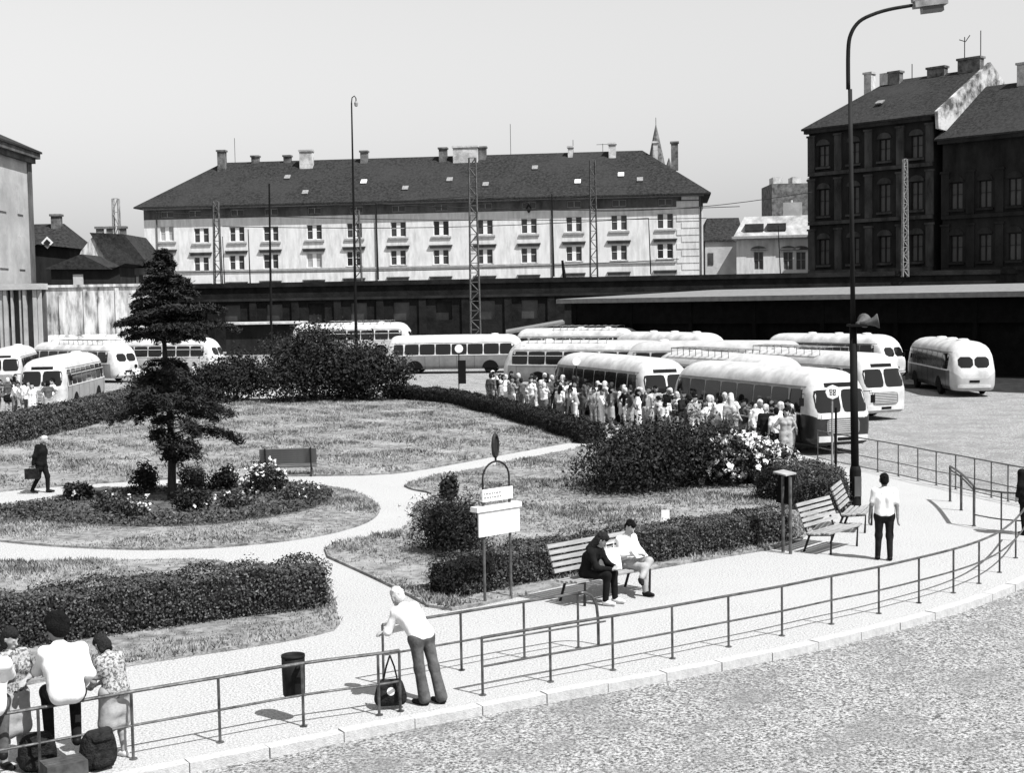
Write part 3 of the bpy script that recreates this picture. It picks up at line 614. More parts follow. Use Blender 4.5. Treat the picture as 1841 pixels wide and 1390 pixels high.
for (x, z, k) in [(12.6, 32.2, 1), (14.4, 32.6, 0), (6.5, 30.2, 0)]:
    s = MB(); s.tube([(x, 10, 28.4), (x, 10, z)], 0.05, 5)
    if k: s.tube([(x - .6, 10, z - .2), (x + .1, 10, z - .5), (x + .6, 10, z + .1)], 0.05, 5)
    s.build('aerial', M['iron'], RF1)
s = MB(); s.box((6.5, 3.4, 25.55), (.8, .8, .12), (math.atan2(5.6, 10.6), 0, 0)); s.build('skylight', M['galvl'], RF1)
u1 = (B1 - A1).normalized(); A2 = B1 + u1 * 1.0; B2 = B1 + u1 * 19.0
H2, RF2, L2 = dark_house('neighbour_house', 'dark lower house at the right edge beside the white gable', A2, B2, 18.0, 20.6, 26.6, [(8.4, 11.0), (13.6, 16.2)], 6, 9.0, -.4, 3.0, pil='jetm')
for k in (0, 1):
    s = MB(); s.box2((10.5 + k * .62, -.06, 13.7), (10.85 + k * .62, .1, 16.1)); s.build('shutter', M['sillm'], H2)
chimney(RF2, 8, 8.4, 25, 28.6, 1.2, .9, 'chim'); chimney(RF2, 4.5, 8.6, 25.5, 28.2, 1.6, .9, 'chimw')
s = MB(); s.tube([(6.3, 9, 26), (6.3, 9, 31.4)], 0.05, 5); s.box((6.3, 9, 31.2), (.3, .3, .5)); s.build('aerial', M['iron'], RF2)

# ---- pale houses between
A3 = D(1324, 450, 166); B3 = D(1470, 450, 164); A3.z = B3.z = 0; u3 = (B3 - A3).normalized(); L3 = (B3 - A3).length
H3 = thing('pale_house', 'low white house with hooded windows and pale mansard roof beside the dark corner house', 'building', A3, math.atan2(u3.y, u3.x))
ops = []
for px in (1364, 1417, 1440):
    u, z = onplane(px, 468, A3, u3); ops.append((round(u - .55, 2), round(u + .55, 2), round(z - 1.1, 2), round(z + 1.0, 2)))
z3 = onplane(1390, 428, A3, u3)[1]
mb = MB(); wall_mesh(mb, L3, 2, z3, ops, .3); shell(mb, L3, 10, 2, z3); mb.add([(0, .3, 2), (L3, .3, 2), (L3, .3, z3), (0, .3, z3)], [(0, 1, 2, 3)]); mb.build('wall', M['plaster'], H3)
for o in ops:
    window(H3, *o, mull=.1, bars=1, glass='glassd', frame='sillm')
    s = MB(); n = 8; cx = (o[0] + o[1]) / 2; pts = [(cx + .95 * math.cos(math.pi * j / n), o[3] + .25 + .45 * math.sin(math.pi * j / n)) for j in range(n + 1)]
    s.add([(p[0], -.3, p[1]) for p in pts] + [(p[0], -.003, p[1]) for p in pts], [tuple(reversed(range(n + 1)))] + [(j, j + 1, n + 2 + j, n + 1 + j) for j in range(n)] + [(0, n + 1, 2 * n + 1, n)]); s.build('hood', M['grime_shade'], H3)
s = MB(); s.box2((-.5, -.7, z3), (L3 + .3, 10.3, z3 + .3)); s.build('cornice', M['sillm'], H3)
s = MB(); s.add([(-.3, -.4, z3 + .3), (L3, -.4, z3 + .3), (L3, 1.8, z3 + 2.7), (.9, 1.8, z3 + 2.7), (.9, 9, z3 + 2.7), (L3, 9, z3 + 2.7), (-.3, 10, z3 + .3), (L3, 10, z3 + .3)], [(0, 1, 2, 3), (3, 2, 5, 4), (0, 3, 4, 6), (6, 4, 5, 7), (1, 7, 5, 2)]); rf3 = s.build('roof', M['tiles2'], H3)
for k in (0, 1):
    s = MB(); s.box2((1.0 + k * 2.6, -.1, z3 + .95), (3.2 + k * 2.6, 1.2, z3 + 1.75)); s.build('attic_window', M['glassd'], rf3)
s = MB(); s.box2((5.4, 4, z3 + 2.6), (7.6, 7, z3 + 4.4)); s.build('roof_turret', M['plasterL'], rf3); chimney(rf3, 6.4, 4.6, z3 + 2.5, z3 + 4.0, .8, .7, 'chimw', pots=1)
A4 = D(1388, 400, 196); H4 = thing('brick_block', 'blotchy brick block with notched top behind the pale house', 'building', (A4.x, A4.y, 0))
zt_ = D(1388, 330, 196).z; s = MB(); s.box2((0, 0, 2), (8, 8, zt_)); s.build('wall', M['chim'], H4)
for k in range(3): s = MB(); s.box2((0.2 + k * 2.7, 0, zt_), (1.5 + k * 2.7, 3, zt_ + .9)); s.build('parapet', M['chimw'], H4)
A5 = D(1268, 450, 176); H5 = thing('outbuilding', 'small outbuilding with dark roof between long building and pale house', 'building', (A5.x, A5.y, 0))
za = D(1268, 432, 176).z; s = MB(); s.box2((0, 0, 2), (4.6, 8, za)); s.build('wall', M['plasterL'], H5)
s = MB(); hip_roof(s, 4.6, 8, za, za + 3.0, .3, .8, -.3); s.build('roof', M['tiles'], H5)
s = MB(); s.box2((.3, -.08, za - 3.1), (1.0, .02, za - 1.6)); s.build('window', M['glassd'], H5)
s = MB(); s.box2((4.6, -1, 2), (9.0, 6, za - 1.8)); s.build('lean_to', M['soot'], H5)
s = MB(); s.box2((-.2, -6, 2), (4.9, -4, za - 5.3)); s.build('yard_wall', M['stain'], H5)

# ---- viaduct wall: near-black, with pilasters, parapet and blind window niches
VA = D(285, 560, 138); VB = D(2300, 560, 132); VA.z = VB.z = 0; uv = (VB - VA).normalized(); LV = (VB - VA).length
VD = thing('railway_viaduct', 'long black railway retaining wall below the white building', 'wall', VA, math.atan2(uv.y, uv.x))
ops = []; x = 3.2
while x < LV - 3: ops.append((round(x - .8, 2), round(x + .8, 2), 3.6, 5.4)); x += 4.2
mb = MB(); wall_mesh(mb, LV, -.2, 7.1, ops, .4); shell(mb, LV, 12, -.2, 7.1); mb.add([(0, .4, -.2), (LV, .4, -.2), (LV, .4, 7.1), (0, .4, 7.1)], [(0, 1, 2, 3)]); mb.add([(0, 0, 7.1), (LV, 0, 7.1), (LV, 12, 7.1), (0, 12, 7.1)], [(0, 1, 2, 3)]); mb.build('wall', M['soot'], VD)
s = MB(); s.box2((-.1, -.25, 7.1), (LV, .35, 7.55)); s.build('parapet', M['soot'], VD)
s = MB(); s.box2((-.1, -.3, 5.75), (LV, -.003, 6.0)); s.build('string_course', M['jetm'], VD)
for i, o in enumerate(ops):
    if o[0] > 60: break
    s = MB(); s.box2((o[0], .3, 3.6), (o[1], .36, 5.4)); s.build('pane', M['jetm'] if i % 3 == 0 else M['glassd'], VD)
x = 1.1
while x < 62:
    s = MB(); s.box2((x - .35, -.2, -.2), (x + .35, -.002, 5.75)); s.build('pilaster', M['soot'], VD); x += 4.2

# ---- open shed with felt roof on the right
SA = D(1000, 560, 112); SB = D(2100, 560, 82); SA.z = SB.z = 0; us = (SB - SA).normalized(); LS = (SB - SA).length
SH = thing('bus_shed', 'long low shed with grey felt roof and front coloured black as shade behind the buses', 'shed', SA, math.atan2(us.y, us.x))
zf, zb = 5.42, 6.0
s = MB(); s.add([(0, 0, zf), (LS, 0, zf), (LS, 15, zb), (5.5, 15, zb), (0, 0, zf - .35), (LS, 0, zf - .35), (LS, 15, zb - .35), (5.5, 15, zb - .35)], [(0, 1, 2, 3), (7, 6, 5, 4), (0, 4, 5, 1), (1, 5, 6, 2), (2, 6, 7, 3), (3, 7, 4, 0)]); s.build('roof', M['feltroof'], SH)
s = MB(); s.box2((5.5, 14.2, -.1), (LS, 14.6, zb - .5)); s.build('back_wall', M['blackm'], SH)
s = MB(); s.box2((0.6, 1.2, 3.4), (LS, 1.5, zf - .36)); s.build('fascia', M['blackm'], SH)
s = MB(); s.box2((0.6, 1.7, -.15), (LS, 1.9, 3.5)); s.build('shade_wall', M['blackm'], SH)  # added black wall standing in for the deep shade under the roof
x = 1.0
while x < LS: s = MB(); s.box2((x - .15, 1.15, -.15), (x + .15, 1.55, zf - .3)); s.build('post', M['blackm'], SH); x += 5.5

# ---- left side: tall pale building, houses, walls
A6 = D(-75, 450, 112); B6 = D(60, 450, 131); A6.z = B6.z = 0; u6 = (B6 - A6).normalized(); L6 = (B6 - A6).length
H6 = thing('pale_tall_building', 'tall blotchy pale building cut by the left edge', 'building', A6, math.atan2(u6.y, u6.x))
z6 = D(55, 283, 130).z
s = MB(); s.box2((0, 0, 0), (L6, 14, z6)); s.build('wall', M['plasterL'], H6)
s = MB(); s.box2((-.5, -.75, z6), (L6 + .75, 14.6, z6 + .5)); s.box2((-.3, -.4, z6 - .45), (L6 + .4, 14.3, z6)); s.build('cornice', M['grime_shade'], H6)
s = MB(); hip_roof(s, L6, 14, z6 + .68, z6 + 4.4, .9, 1, 5); s.build('roof', M['tiles'], H6)
s = MB(); s.box2((L6 - 1.0, -.12, 0), (L6 + .12, .9, z6 - .46)); s.build('corner_pilaster', M['grime_shade'], H6)
for (x0, x1, q0, q1) in [(.2 * L6, .32 * L6, 9, 12), (.5 * L6, .62 * L6, 9, 12), (.78 * L6, .86 * L6, 9, 12), (.5 * L6, .62 * L6, 14, 16.6), (.78 * L6, .86 * L6, 14, 16.6)]:
    s = MB(); s.box2((x0, -.1, q0), (x1, -.002, q1)); s.build('bricked_window', M['plasterL'], H6)
c = D(62, 500, 140); H7 = thing('gabled_house', 'dark gabled house with one chimney and a diamond sign, left', 'building', (c.x, c.y, 0))
zq = D(62, 440, 140).z
s = MB(); W7 = 3.6; s.box2((-4, 0, 0), (W7, 8, zq)); s.build('wall', M['jetm'], H7)
zp = D(90, 398, 140).z
s = MB(); s.add([(-4.4, -.5, zq + .6), (W7 + .5, -.5, zq - .4), (W7 + .5, 8.4, zq - .4), (-4.4, 8.4, zq + .6), (-2.6, 4, zp), (1.9, 4, zp)], [(0, 1, 5, 4), (1, 2, 5), (2, 3, 4, 5), (3, 0, 4), (3, 2, 1, 0)]); rf7 = s.build('roof', M['tiles'], H7); chimney(rf7, 1.4, 3.2, zp - .8, zp + .7, .9, .9)
c2 = D(84, 436, 139.5); s = MB(); s.box((c2.x - c.x, -.35, c2.z), (.85, .06, .85), (0, R(45), 0)); sg = s.build('diamond_sign', M['enamel'], H7); s = MB(); s.box((c2.x - c.x, -.40, c2.z), (.5, .05, .5), (0, R(45), 0)); s.build('sign_centre', M['jetm'], sg)
c = D(140, 500, 134); H8 = thing('half_hipped_house', 'house with pale gable and dark roof in front of the white building left end', 'building', (c.x, c.y, 0))
ze8, zp8 = D(140, 455, 134).z, D(170, 418, 134).z
s = MB(); s.box2((0, 0, 0), (3.6, 8, ze8 - .8)); s.add([(0, 0, ze8 - .8), (3.6, 0, ze8 - .8), (2.9, 0, zp8 - .9), (1.7, 0, zp8 - .2), (.4, 0, ze8 + .2), (0, 8, ze8 - .8), (3.6, 8, ze8 - .8), (2.9, 8, zp8 - .9), (1.7, 8, zp8 - .2), (.4, 8, ze8 + .2)], [(0, 1, 2, 3, 4), (9, 8, 7, 6, 5), (0, 4, 9, 5), (4, 3, 8, 9), (3, 2, 7, 8), (2, 1, 6, 7)]); s.build('gable_wall', M['stain'], H8)
s = MB(); s.box2((3.6, .3, 0), (6.5, 8, ze8 - 1.5)); s.build('side_wall', M['grime_shade'], H8)
s = MB(); s.add([(1.3, -.1, zp8), (4.6, -.1, zp8 - .2), (6.9, -.1, ze8 - 1.3), (3.3, -.4, ze8 - 1.4), (1.3, 8, zp8), (4.6, 8, zp8 - .2), (6.9, 8, ze8 - 1.3), (3.3, 8.2, ze8 - 1.4)], [(0, 3, 2, 1), (4, 5, 6, 7), (0, 1, 5, 4), (1, 2, 6, 5), (2, 3, 7, 6), (3, 0, 4, 7)]); rf8 = s.build('roof', M['tiles'], H8)
for x in (1.7, 2.7, 3.9): chimney(rf8, x, 2, zp8 - .4, zp8 + .45, .6, .6)
for k in range(4): s = MB(); s.box2((3.8 + k * .68, .22, 2), (4.15 + k * .68, .3, ze8 - 2.2)); s.build('timber_post', M['soot'], H8)
c = D(100, 500, 126); H9 = thing('gabled_shed', 'small shed with steep dark gable in front of the left houses', 'shed', (c.x, c.y, 0))
ze9, zp9 = D(100, 482, 126).z, D(145, 457, 126).z
s = MB(); s.box2((-.4, 0, 0), (5.8, 5, ze9)); s.build('wall', M['jetm'], H9)
s = MB(); s.add([(-1.0, -.4, ze9 - .1), (2.5, -.4, zp9), (5.2, -.4, ze9 - .2), (6.4, -.4, zp9 - .9), (-1.0, 5.4, ze9 - .1), (2.5, 5.4, zp9), (5.2, 5.4, ze9 - .2), (6.4, 5.4, zp9 - .9)], [(0, 2, 1), (4, 5, 6), (0, 1, 5, 4), (1, 2, 6, 5), (2, 3, 7, 6), (0, 4, 6, 2)]); s.build('roof', M['tiles'], H9)
s = MB(); s.box2((1.6, -.1, 3), (2.5, .05, ze9 - .6)); s.build('door', M['plasterL'], H9)
# pale retaining wall with stains and buttresses
c = D(68, 560, 120); e = D(262, 560, 120); W1 = thing('retaining_wall', 'pale stained retaining wall behind the left buses', 'wall', (c.x, c.y, 0)); LW = e.x - c.x
ztop = D(160, 516, 120).z
s = MB(); s.box2((0, 0, 0), (LW, 1, ztop)); s.build('wall', M['stain'], W1)
s = MB(); s.box2((-.1, -.15, ztop), (LW + .1, 1.1, ztop + .22)); s.build('coping', M['stain'], W1)
for k in range(6): s = MB(); s.box2((.5 + k * 1.6 + .3 * math.sin(k * 4.1), -.10, 0), (.85 + k * 1.6 + .3 * math.sin(k * 4.1), -.002, ztop - .5 - .4 * math.sin(k * 2.7))); s.build('buttress', M['stain'], W1)
s = MB(); s.add([(-.5, -4.5, 0), (LW + 3, -4.5, 0), (LW + 3, -.2, 0), (-.5, -.2, 0), (-.5, -.2, 3.1), (LW + 3, -.2, 3.1)], [(0, 1, 5, 4), (0, 4, 3), (1, 2, 5), (3, 2, 1, 0), (2, 3, 4, 5)]); s.build('bank', M['stain'], W1)
c = D(-60, 560, 117); W2 = thing('timber_colonnade', 'row of pale posts with dark gaps under the tall pale building', 'arcade', (c.x, c.y, 0)); e = D(74, 560, 117); LC = e.x - c.x; zt2 = D(30, 521, 117).z
s = MB(); s.box2((0, 1.2, 0), (LC, 1.5, zt2)); s.build('back_wall', M['grime_shade'], W2)
s = MB(); s.box2((-.1, -.2, zt2), (LC + .1, 1.6, zt2 + .5)); s.build('lintel', M['plasterL'], W2)
for k in range(11): s = MB(); x = .3 + k * LC / 11 + .12 * math.sin(k * 3.7); s.box2((x, .1 * math.sin(k * 2.1) + .1, 0), (x + .24 + .1 * math.sin(k * 5.1), .4, zt2)); s.build('post', M['plasterL'], W2)
# flat small canopy near the middle
c = D(960, 580, 118); K1 = thing('platform_canopy', 'small pointed grey canopy roof rising behind the middle buses', 'canopy', (c.x, c.y, GZ))
zt2 = D(960, 577, 118).z - GZ
s = MB(); s.add([(-2.4, 0, zt2 - .9), (2.6, 0, zt2 - .1), (2.6, 5, zt2), (-2.4, 5, zt2 - .8), (-2.4, 0, zt2 - 1.1), (2.6, 0, zt2 - .3), (2.6, 5, zt2 - .2), (-2.4, 5, zt2 - 1.0)], [(0, 1, 2, 3), (7, 6, 5, 4), (0, 4, 5, 1), (1, 5, 6, 2), (2, 6, 7, 3), (3, 7, 4, 0)]); s.build('roof', M['feltroof'], K1)
for x in (-2, 2.2):
    for y in (.4, 4.6): s = MB(); s.tube([(x, y, 0), (x, y, zt2 - (.95 if x < 0 else .25))], .07, 6); s.build('post', M['iron'], K1)
# low kiosk roof left of the middle
c = D(470, 585, 128); K2 = thing('platform_kiosk', 'low kiosk with a pale roof edge behind the big shrubs', 'kiosk', (c.x, c.y, 0.7))
s = MB(); s.box2((-3.3, 0, 0), (3.3, 3, 2.9)); s.build('wall', M['jetm'], K2); s = MB(); s.box2((-3.8, -.6, 2.9), (3.8, 3.5, 3.1)); s.build('roof', M['chimw'], K2)

# ---- masts, poles and overhead wires
def lattice_mast(label, px, ytop, depth, w0, m='galv', zb=0.0, n=14, group='lattice masts along the railway'):
    top = D(px, ytop, depth); t = thing('lattice_mast', label, 'mast', (top.x, top.y, zb), 0, group); H = top.z - zb
    for sx in (-1, 1):
        for sy in (-1, 1):
            s = MB(); s.tube([(sx * w0, sy * w0, 0), (sx * w0 * .62, sy * w0 * .62, H)], .075, 4); s.build('upright', M[m], t)
    s = MB()
    for k in range(n):
        z0, z1 = H * k / n, H * (k + 1) / n; a = w0 * (1 - .38 * k / n); b = w0 * (1 - .38 * (k + 1) / n); q = 1 if k % 2 else -1
        s.tube([(-a * q, -a, z0), (b * q, -b, z1)], .05, 4); s.tube([(-a, -a * q, z0), (-b, b * q, z1)], .05, 4); s.tube([(a, -a * q, z0), (b, b * q, z1)], .05, 4)
        s.tube([(-b, -b, z1), (b, -b, z1)], .03, 4)
    s.build('lacing', M[m], t); return t, H, top
lm = lattice_mast('tall pale lattice mast in front of the white building middle', 849, 284, 113, .42, 'galv', n=22)
lattice_mast('lattice mast with a cable box right of the building middle', 1065, 288, 150, .40, 'galv', 7.0, n=14)
lattice_mast('lattice mast above the retaining wall left of the white building', 208, 357, 136, .42, 'galvl', 0, n=12)
lattice_mast('lattice mast before the second window column of the white building', 388, 362, 150, .40, 'galv', 7.0, n=9)
lattice_mast('ladder-like pale mast before the dark corner house', 1627, 286, 133.5, .26, 'galvl', 7.0, n=16)
lattice_mast('short lattice mast beneath the tall thin lamp', 641, 378, 147, .38, 'galv', 7.0, n=9)
def pole(label, px, y0, y1, depth, r=.09, cross=False, head=False):
    a = D(px, y0, depth); b = D(px + 4, y1, depth); t = thing('line_pole', label, 'pole', (b.x, b.y, b.z), 0, 'thin poles along the railway')
    s = MB(); s.tube([(0, 0, 0), (a.x - b.x, 0, a.z - b.z)], [r, r * .6], 6); s.build('shaft', M['pole'], t)
    if cross: s = MB(); s.box((a.x - b.x, 0, a.z - b.z - .5), (2.2, .1, .1)); s.build('crossarm', M['pole'], t)
    return t, a
pole('thin pole with insulators before the fourth window column', 484, 330, 620, 115, .12)
pole('thin pole between fourth and fifth window columns from the mast', 676, 365, 503, 140)
pole('thin pole right of the patterned lantern on the white building', 992, 348, 497, 140)
pole('short pole near the right corner of the white building', 1166, 392, 493, 140, .07)
pole('short pole before the third window column from the left', 446, 412, 512, 140, .07)
pole('short pole beside the leftmost lattice mast in front of the white building', 400, 425, 514, 140, .06)
pole('short stubby post on the retaining wall top', 1011, 468, 500, 138, .22)
pole('short pole in front of the pale house', 1399, 405, 492, 140, .06)
wires = [((255, 372), (850, 352), 150), ((850, 352), (1065, 350), 150), ((280, 382), (1270, 392), 152), ((400, 407), (1166, 392), 139), ((1065, 380), (1460, 345), 145), ((255, 488), (1220, 466), 139.5), ((676, 366), (1330, 371), 139), ((350, 545), (1000, 525), 113)]
for i, (a, b, dd) in enumerate(wires[:7]):
    A, B = D(*a, dd), D(*b, dd); pts = [A.lerp(B, k / 10) - Vector((0, 0, .5 * math.sin(math.pi * k / 10))) for k in range(11)]
    t = MB(); t.tube([p - A for p in pts], .036, 4)
    o = t.build('overhead_wire', M['iron']); o.location = A; tag(o, ['overhead wire along the eaves of the white building, left half', 'short overhead wire between the two tall lattice masts', 'overhead wire crossing the whole white building under the eaves', 'overhead wire at the upper window row of the white building', 'overhead wire running from the right lattice mast to the dark corner house', 'overhead wire along the sills of the lower window row', 'overhead wire sloping over the right half of the white building'][i], 'wire', 'overhead wires')
# tall thin street lamp in the middle distance
b = D(640, 600, 118); LP2 = thing('tall_lamp', 'very tall thin lamp with a hooked top before the white building', 'street lamp', (b.x, b.y, .8)); tp = D(632, 184, 118); H = tp.z - .8
dx = tp.x - b.x
s = MB(); s.tube([(0, 0, 0), (dx * .5, 0, H * .5), (dx, 0, H)], [.14, .10, .06], 8); s.build('pole', M['pole'], LP2)
s = MB(); s.tube([(dx, 0, H), (dx + .05, 0, H + .4), (dx + .25, 0, H + .55), (dx + .38, 0, H + .35), (dx + .38, 0, H + .1)], .05, 6); s.build('hook', M['pole'], LP2)
s = MB(); s.lathe([(.10, .1), (.17, -.05), (.13, -.3), (.02, -.35)], 10, (dx + .38, 0, H)); s.build('lamp_head', M['galvl'], LP2)

# dark ground sheet: coach shadows and blackness beside them put into colour
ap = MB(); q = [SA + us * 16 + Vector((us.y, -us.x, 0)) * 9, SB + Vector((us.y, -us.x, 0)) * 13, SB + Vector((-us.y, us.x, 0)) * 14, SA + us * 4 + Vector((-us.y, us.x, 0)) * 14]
ap.prism([(p.x, p.y) for p in q], GZ - .05, GZ + .004); struct(ap.build('shadow_apron', M['shadow_tarmac']))
# ================================================================== BUSES
HALF = [(1.02, 0.34), (1.17, 0.40), (1.235, 0.62), (1.25, 0.95), (1.25, 1.32), (1.245, 1.42), (1.235, 1.50), (1.195, 1.90), (1.15, 2.22), (1.10, 2.36), (1.02, 2.54), (0.86, 2.71), (0.62, 2.84), (0.32, 2.91), (0.0, 2.93)]
STA = [(-5.46, .52, .60), (-5.42, .66, .74), (-5.34, .78, .845), (-5.20, .875, .92), (-4.95, .94, .965), (-4.55, .985, .99), (-4.0, 1, 1), (-2.0, 1.0, 1.005), (0, 1, 1.008), (2.0, 1.0, 1.005), (4.0, 1, 1), (4.6, .998, .995), (4.95, .985, .985), (5.15, .955, .970), (5.28, .905, .945), (5.36, .83, .905), (5.40, .70, .84)]
def bus_body():
    mb = MB(); vs = []; prof = [(-y, z) for y, z in HALF] + [(y, z) for y, z in reversed(HALF[:-1])]; q = len(prof)
    for (x, ws, zs) in STA:
        fr = max(0, (x - 4.3) / 1.1)
        for (y, z) in prof:
            zz = .34 + (z - .34) * zs
            xx = x - fr * 0.30 * max(0, zz - 1.35) ** 1.1 - fr * 0.06 * max(0, .9 - zz)
            rr = max(0, (-x - 4.0) / 1.4); xx += rr * 0.34 * max(0, zz - 1.2) ** 1.2 + rr * .10 * max(0, .9 - zz)
            vs.append((xx, y * ws, zz))
    n = len(STA); fs = []; mi = []
    for i in range(n - 1):
        for j in range(q - 1):
            fs.append((i * q + j, i * q + j + 1, (i + 1) * q + j + 1, (i + 1) * q + j)); jj = j if j < len(HALF) - 1 else 2 * (len(HALF) - 1) - 1 - j
            front = (STA[i][0] + STA[i + 1][0]) / 2
            mi.append((0 if -4.9 < front < 5.0 else 2) if jj < 5 else (4 if jj < 9 and -4.6 < front < 4.7 else 1))
        fs.append(((i + 1) * q, (i + 1) * q + q - 1, i * q + q - 1, i * q)); mi.append(3)
    # end caps as fans split at the belt line
    for e, s in ((0, 1), (n - 1, -1)):
        for j in range(len(HALF) - 1):
            a = e * q + j; b_ = e * q + j + 1; c = e * q + q - 2 - j; d = e * q + q - 1 - j
            f = (a, d, c, b_) if s == 1 else (b_, c, d, a)
            f = tuple(dict.fromkeys(f))
            if len(f) > 2: fs.append(f); mi.append(2 if j < 5 else 1)
    b = MB(); b.v = vs; b.f = fs; b.m = mi; return b
BB = bus_body()
BVH = BVHTree.FromPolygons([Vector(v) for v in BB.v], [tuple(f) for f in BB.f])
def conform(axis, sgn, u0, u1, z0, z1, off=0.018, nu=5, nz=4, rc=0.0, th=0.03):
    """panel that follows the body: axis 'y' = side (u along x), 'x' = end (u along y). A thin closed slab, proud of the body"""
    V = []; O = []
    for k in range(nz + 1):
        for i in range(nu + 1):
            fu, fz = i / nu, k / nz; u = u0 + (u1 - u0) * fu; z = z0 + (z1 - z0) * fz
            if rc and (i in (0, nu)) and (k in (0, nz)):                         # rounded corners
                u += rc * (1 if i == 0 else -1) * (1 if u1 > u0 else -1); z += rc * .7 * (1 if k == 0 else -1)
            if axis == 'y': o = Vector((u, sgn * 4, z)); d = Vector((0, -sgn, 0))
            else: o = Vector((sgn * 9, u, z)); d = Vector((-sgn, 0, 0))
            h = BVH.ray_cast(o, d)
            p = h[0] if h[0] is not None else (V[-1] if V else o + d * 3)
            V.append(Vector(p) - d * off); O.append(Vector(p) + d * th * .2)
    m = MB(); n = len(V); w = nu + 1; fs = []
    for k in range(nz):
        for i in range(nu): fs.append((k * w + i, k * w + i + 1, (k + 1) * w + i + 1, (k + 1) * w + i))
    rim = [i for i in range(w)] + [k * w + nu for k in range(1, nz + 1)] + [nz * w + i for i in range(nu - 1, -1, -1)] + [k * w for k in range(nz - 1, 0, -1)]
    for a, b in zip(rim, rim[1:] + rim[:1]): fs.append((2 * n + a, n + a, n + b, 2 * n + b))
    flip = (axis == 'y' and sgn > 0) or (axis == 'x' and sgn < 0)
    if flip: fs = [tuple(reversed(f)) for f in fs]
    m.add(V + O + V, fs); return m
BM = {}
me = BB.mesh('body', [M['bgrey'], M['bwhite'], M['bwhite'], M['under'], M['bwhite']], smooth=True)
import bmesh as _bm
_b = _bm.new(); _b.from_mesh(me); _bm.ops.recalc_face_normals(_b, faces=_b.faces); _b.to_mesh(me); _b.free()
BM['body'] = me
SIDEW = [(-4.62, -3.50), (-3.43, -2.27), (-2.20, -1.04), (-.97, .19), (.26, 1.42), (1.49, 2.65), (2.72, 3.80)]
BM['win'] = []; BM['bar'] = []
for sg in (-1, 1):
    for (a, b) in SIDEW:
        BM['win'].append(conform('y', sg, a, b, 1.46, 2.27, .012, 4, 3, .03).mesh('window', M['bglass'], True))
        BM['bar'].append(conform('y', sg, a + .02, b - .02, 1.98, 2.015, .024, 4, 1).mesh('window_bar', M['chrome']))
    BM['win'].append(conform('y', sg, 3.92, 4.66, 1.40, 2.26, .012, 4, 3, .03).mesh('window', M['bglass'], True)); BM['bar'].append(None)
BM['shield'] = [conform('x', 1, -1.02, -.045, 1.46, 2.24, .014, 6, 4, .05).mesh('windscreen', M['bglass'], True), conform('x', 1, .045, 1.02, 1.46, 2.24, .014, 6, 4, .05).mesh('windscreen', M['bglass'], True)]
BM['rear'] = [conform('x', -1, -.80, -.04, 1.55, 2.12, .014, 5, 4, .08).mesh('rear_window', M['bglass'], True), conform('x', -1, .04, .80, 1.55, 2.12, .014, 5, 4, .08).mesh('rear_window', M['bglass'], True)]
BM['grille'] = conform('x', 1, -.66, .66, .68, 1.24, .03, 6, 4, .05).mesh('grille', M['grillem'], True)
g_ = MB()
for k in range(7): 
    z = .76 + k * .07; g_.v, g_.f = g_.v, g_.f
    c_ = conform('x', 1, -.58, .58, z, z + .022, .05, 6, 1); g_.add(c_.v, c_.f)
BM['gbars'] = g_.mesh('grille_bars', M['chrome'])
BM['nosep'] = conform('x', 1, -1.0, 1.0, 1.27, 1.455, .012, 10, 2).mesh('nose_panel', M['bwhite'], True)
BM['plate'] = conform('x', 1, -.85, -.35, 1.26, 1.42, .03, 3, 2).mesh('route_plate', M['enamel'])
def ring_bumper(sgn, z0, z1, off, half=1.14):
    c = conform('x', sgn, -half, half, z0, z1, off, 12, 2, 0, .05); return c.mesh('bumper', M['chrome'], True)
BM['fbump'] = ring_bumper(1, .46, .66, .09, .98); BM['rbump'] = ring_bumper(-1, .50, .64, .07, .86)
BM['belt'] = [conform('y', sg, -4.7, 4.75, 1.385, 1.44, .02, 24, 1).mesh('belt_strip', M['chrome']) for sg in (-1, 1)]
h_ = MB(); h_.lathe([(.115, 0), (.125, .03), (.09, .065), (.0, .075)], 12, (0, 0, 0), 'X'); BM['lamp'] = h_.mesh('headlight', M['lens'], True)
h_ = MB(); h_.lathe([(.05, 0), (.05, .03)], 8, (0, 0, 0), 'X'); BM['tail'] = h_.mesh('tail_light', M['signblack'])
w_ = MB(); w_.lathe([(.30, -.12), (.44, -.13), (.49, -.09), (.49, .09), (.44, .13), (.30, .12)], 20, (0, 0, 0), 'Y'); BM['tyre'] = w_.mesh('wheel', M['tyre'], True)
w_ = MB(); w_.lathe([(.30, -.10), (.26, .06), (.12, .09), (.06, .12), (.0, .12)], 16, (0, 0, 0), 'Y'); BM['rim'] = w_.mesh('rim', M['rim'], True)
def arch(sg, x):
    n = 10; pts = [(x + .62 * math.cos(math.pi * j / n), .42 + .60 * math.sin(math.pi * j / n)) for j in range(n + 1)]
    m = MB(); y = sg * 1.262; m.add([(p[0], y, p[1]) for p in pts] + [(p[0], sg * 1.0, p[1]) for p in pts], [tuple(range(n + 1))] + [(j, j + 1, n + 2 + j, n + 1 + j) for j in range(n)]); return m
BM['arch'] = [arch(sg, x).mesh('wheel_arch', M['under']) for sg in (-1, 1) for x in (3.05, -2.75)]
BM['door'] = conform('y', -1, 3.78, 3.97, .55, 2.2, .01, 2, 8).mesh('door_post', M['chrome'])
d_ = conform('y', -1, 2.0, 2.0, .5, .6); dd_ = MB()
for (a, b, c, d) in ((4.64, 4.655, .5, 2.25), (3.96, 3.975, .5, 2.25)):
    q_ = conform('y', -1, a, b, c, d, .02, 1, 8); dd_.add(q_.v, q_.f)
BM['dseam'] = dd_.mesh('door_seam', M['signblack'])
r_ = MB()
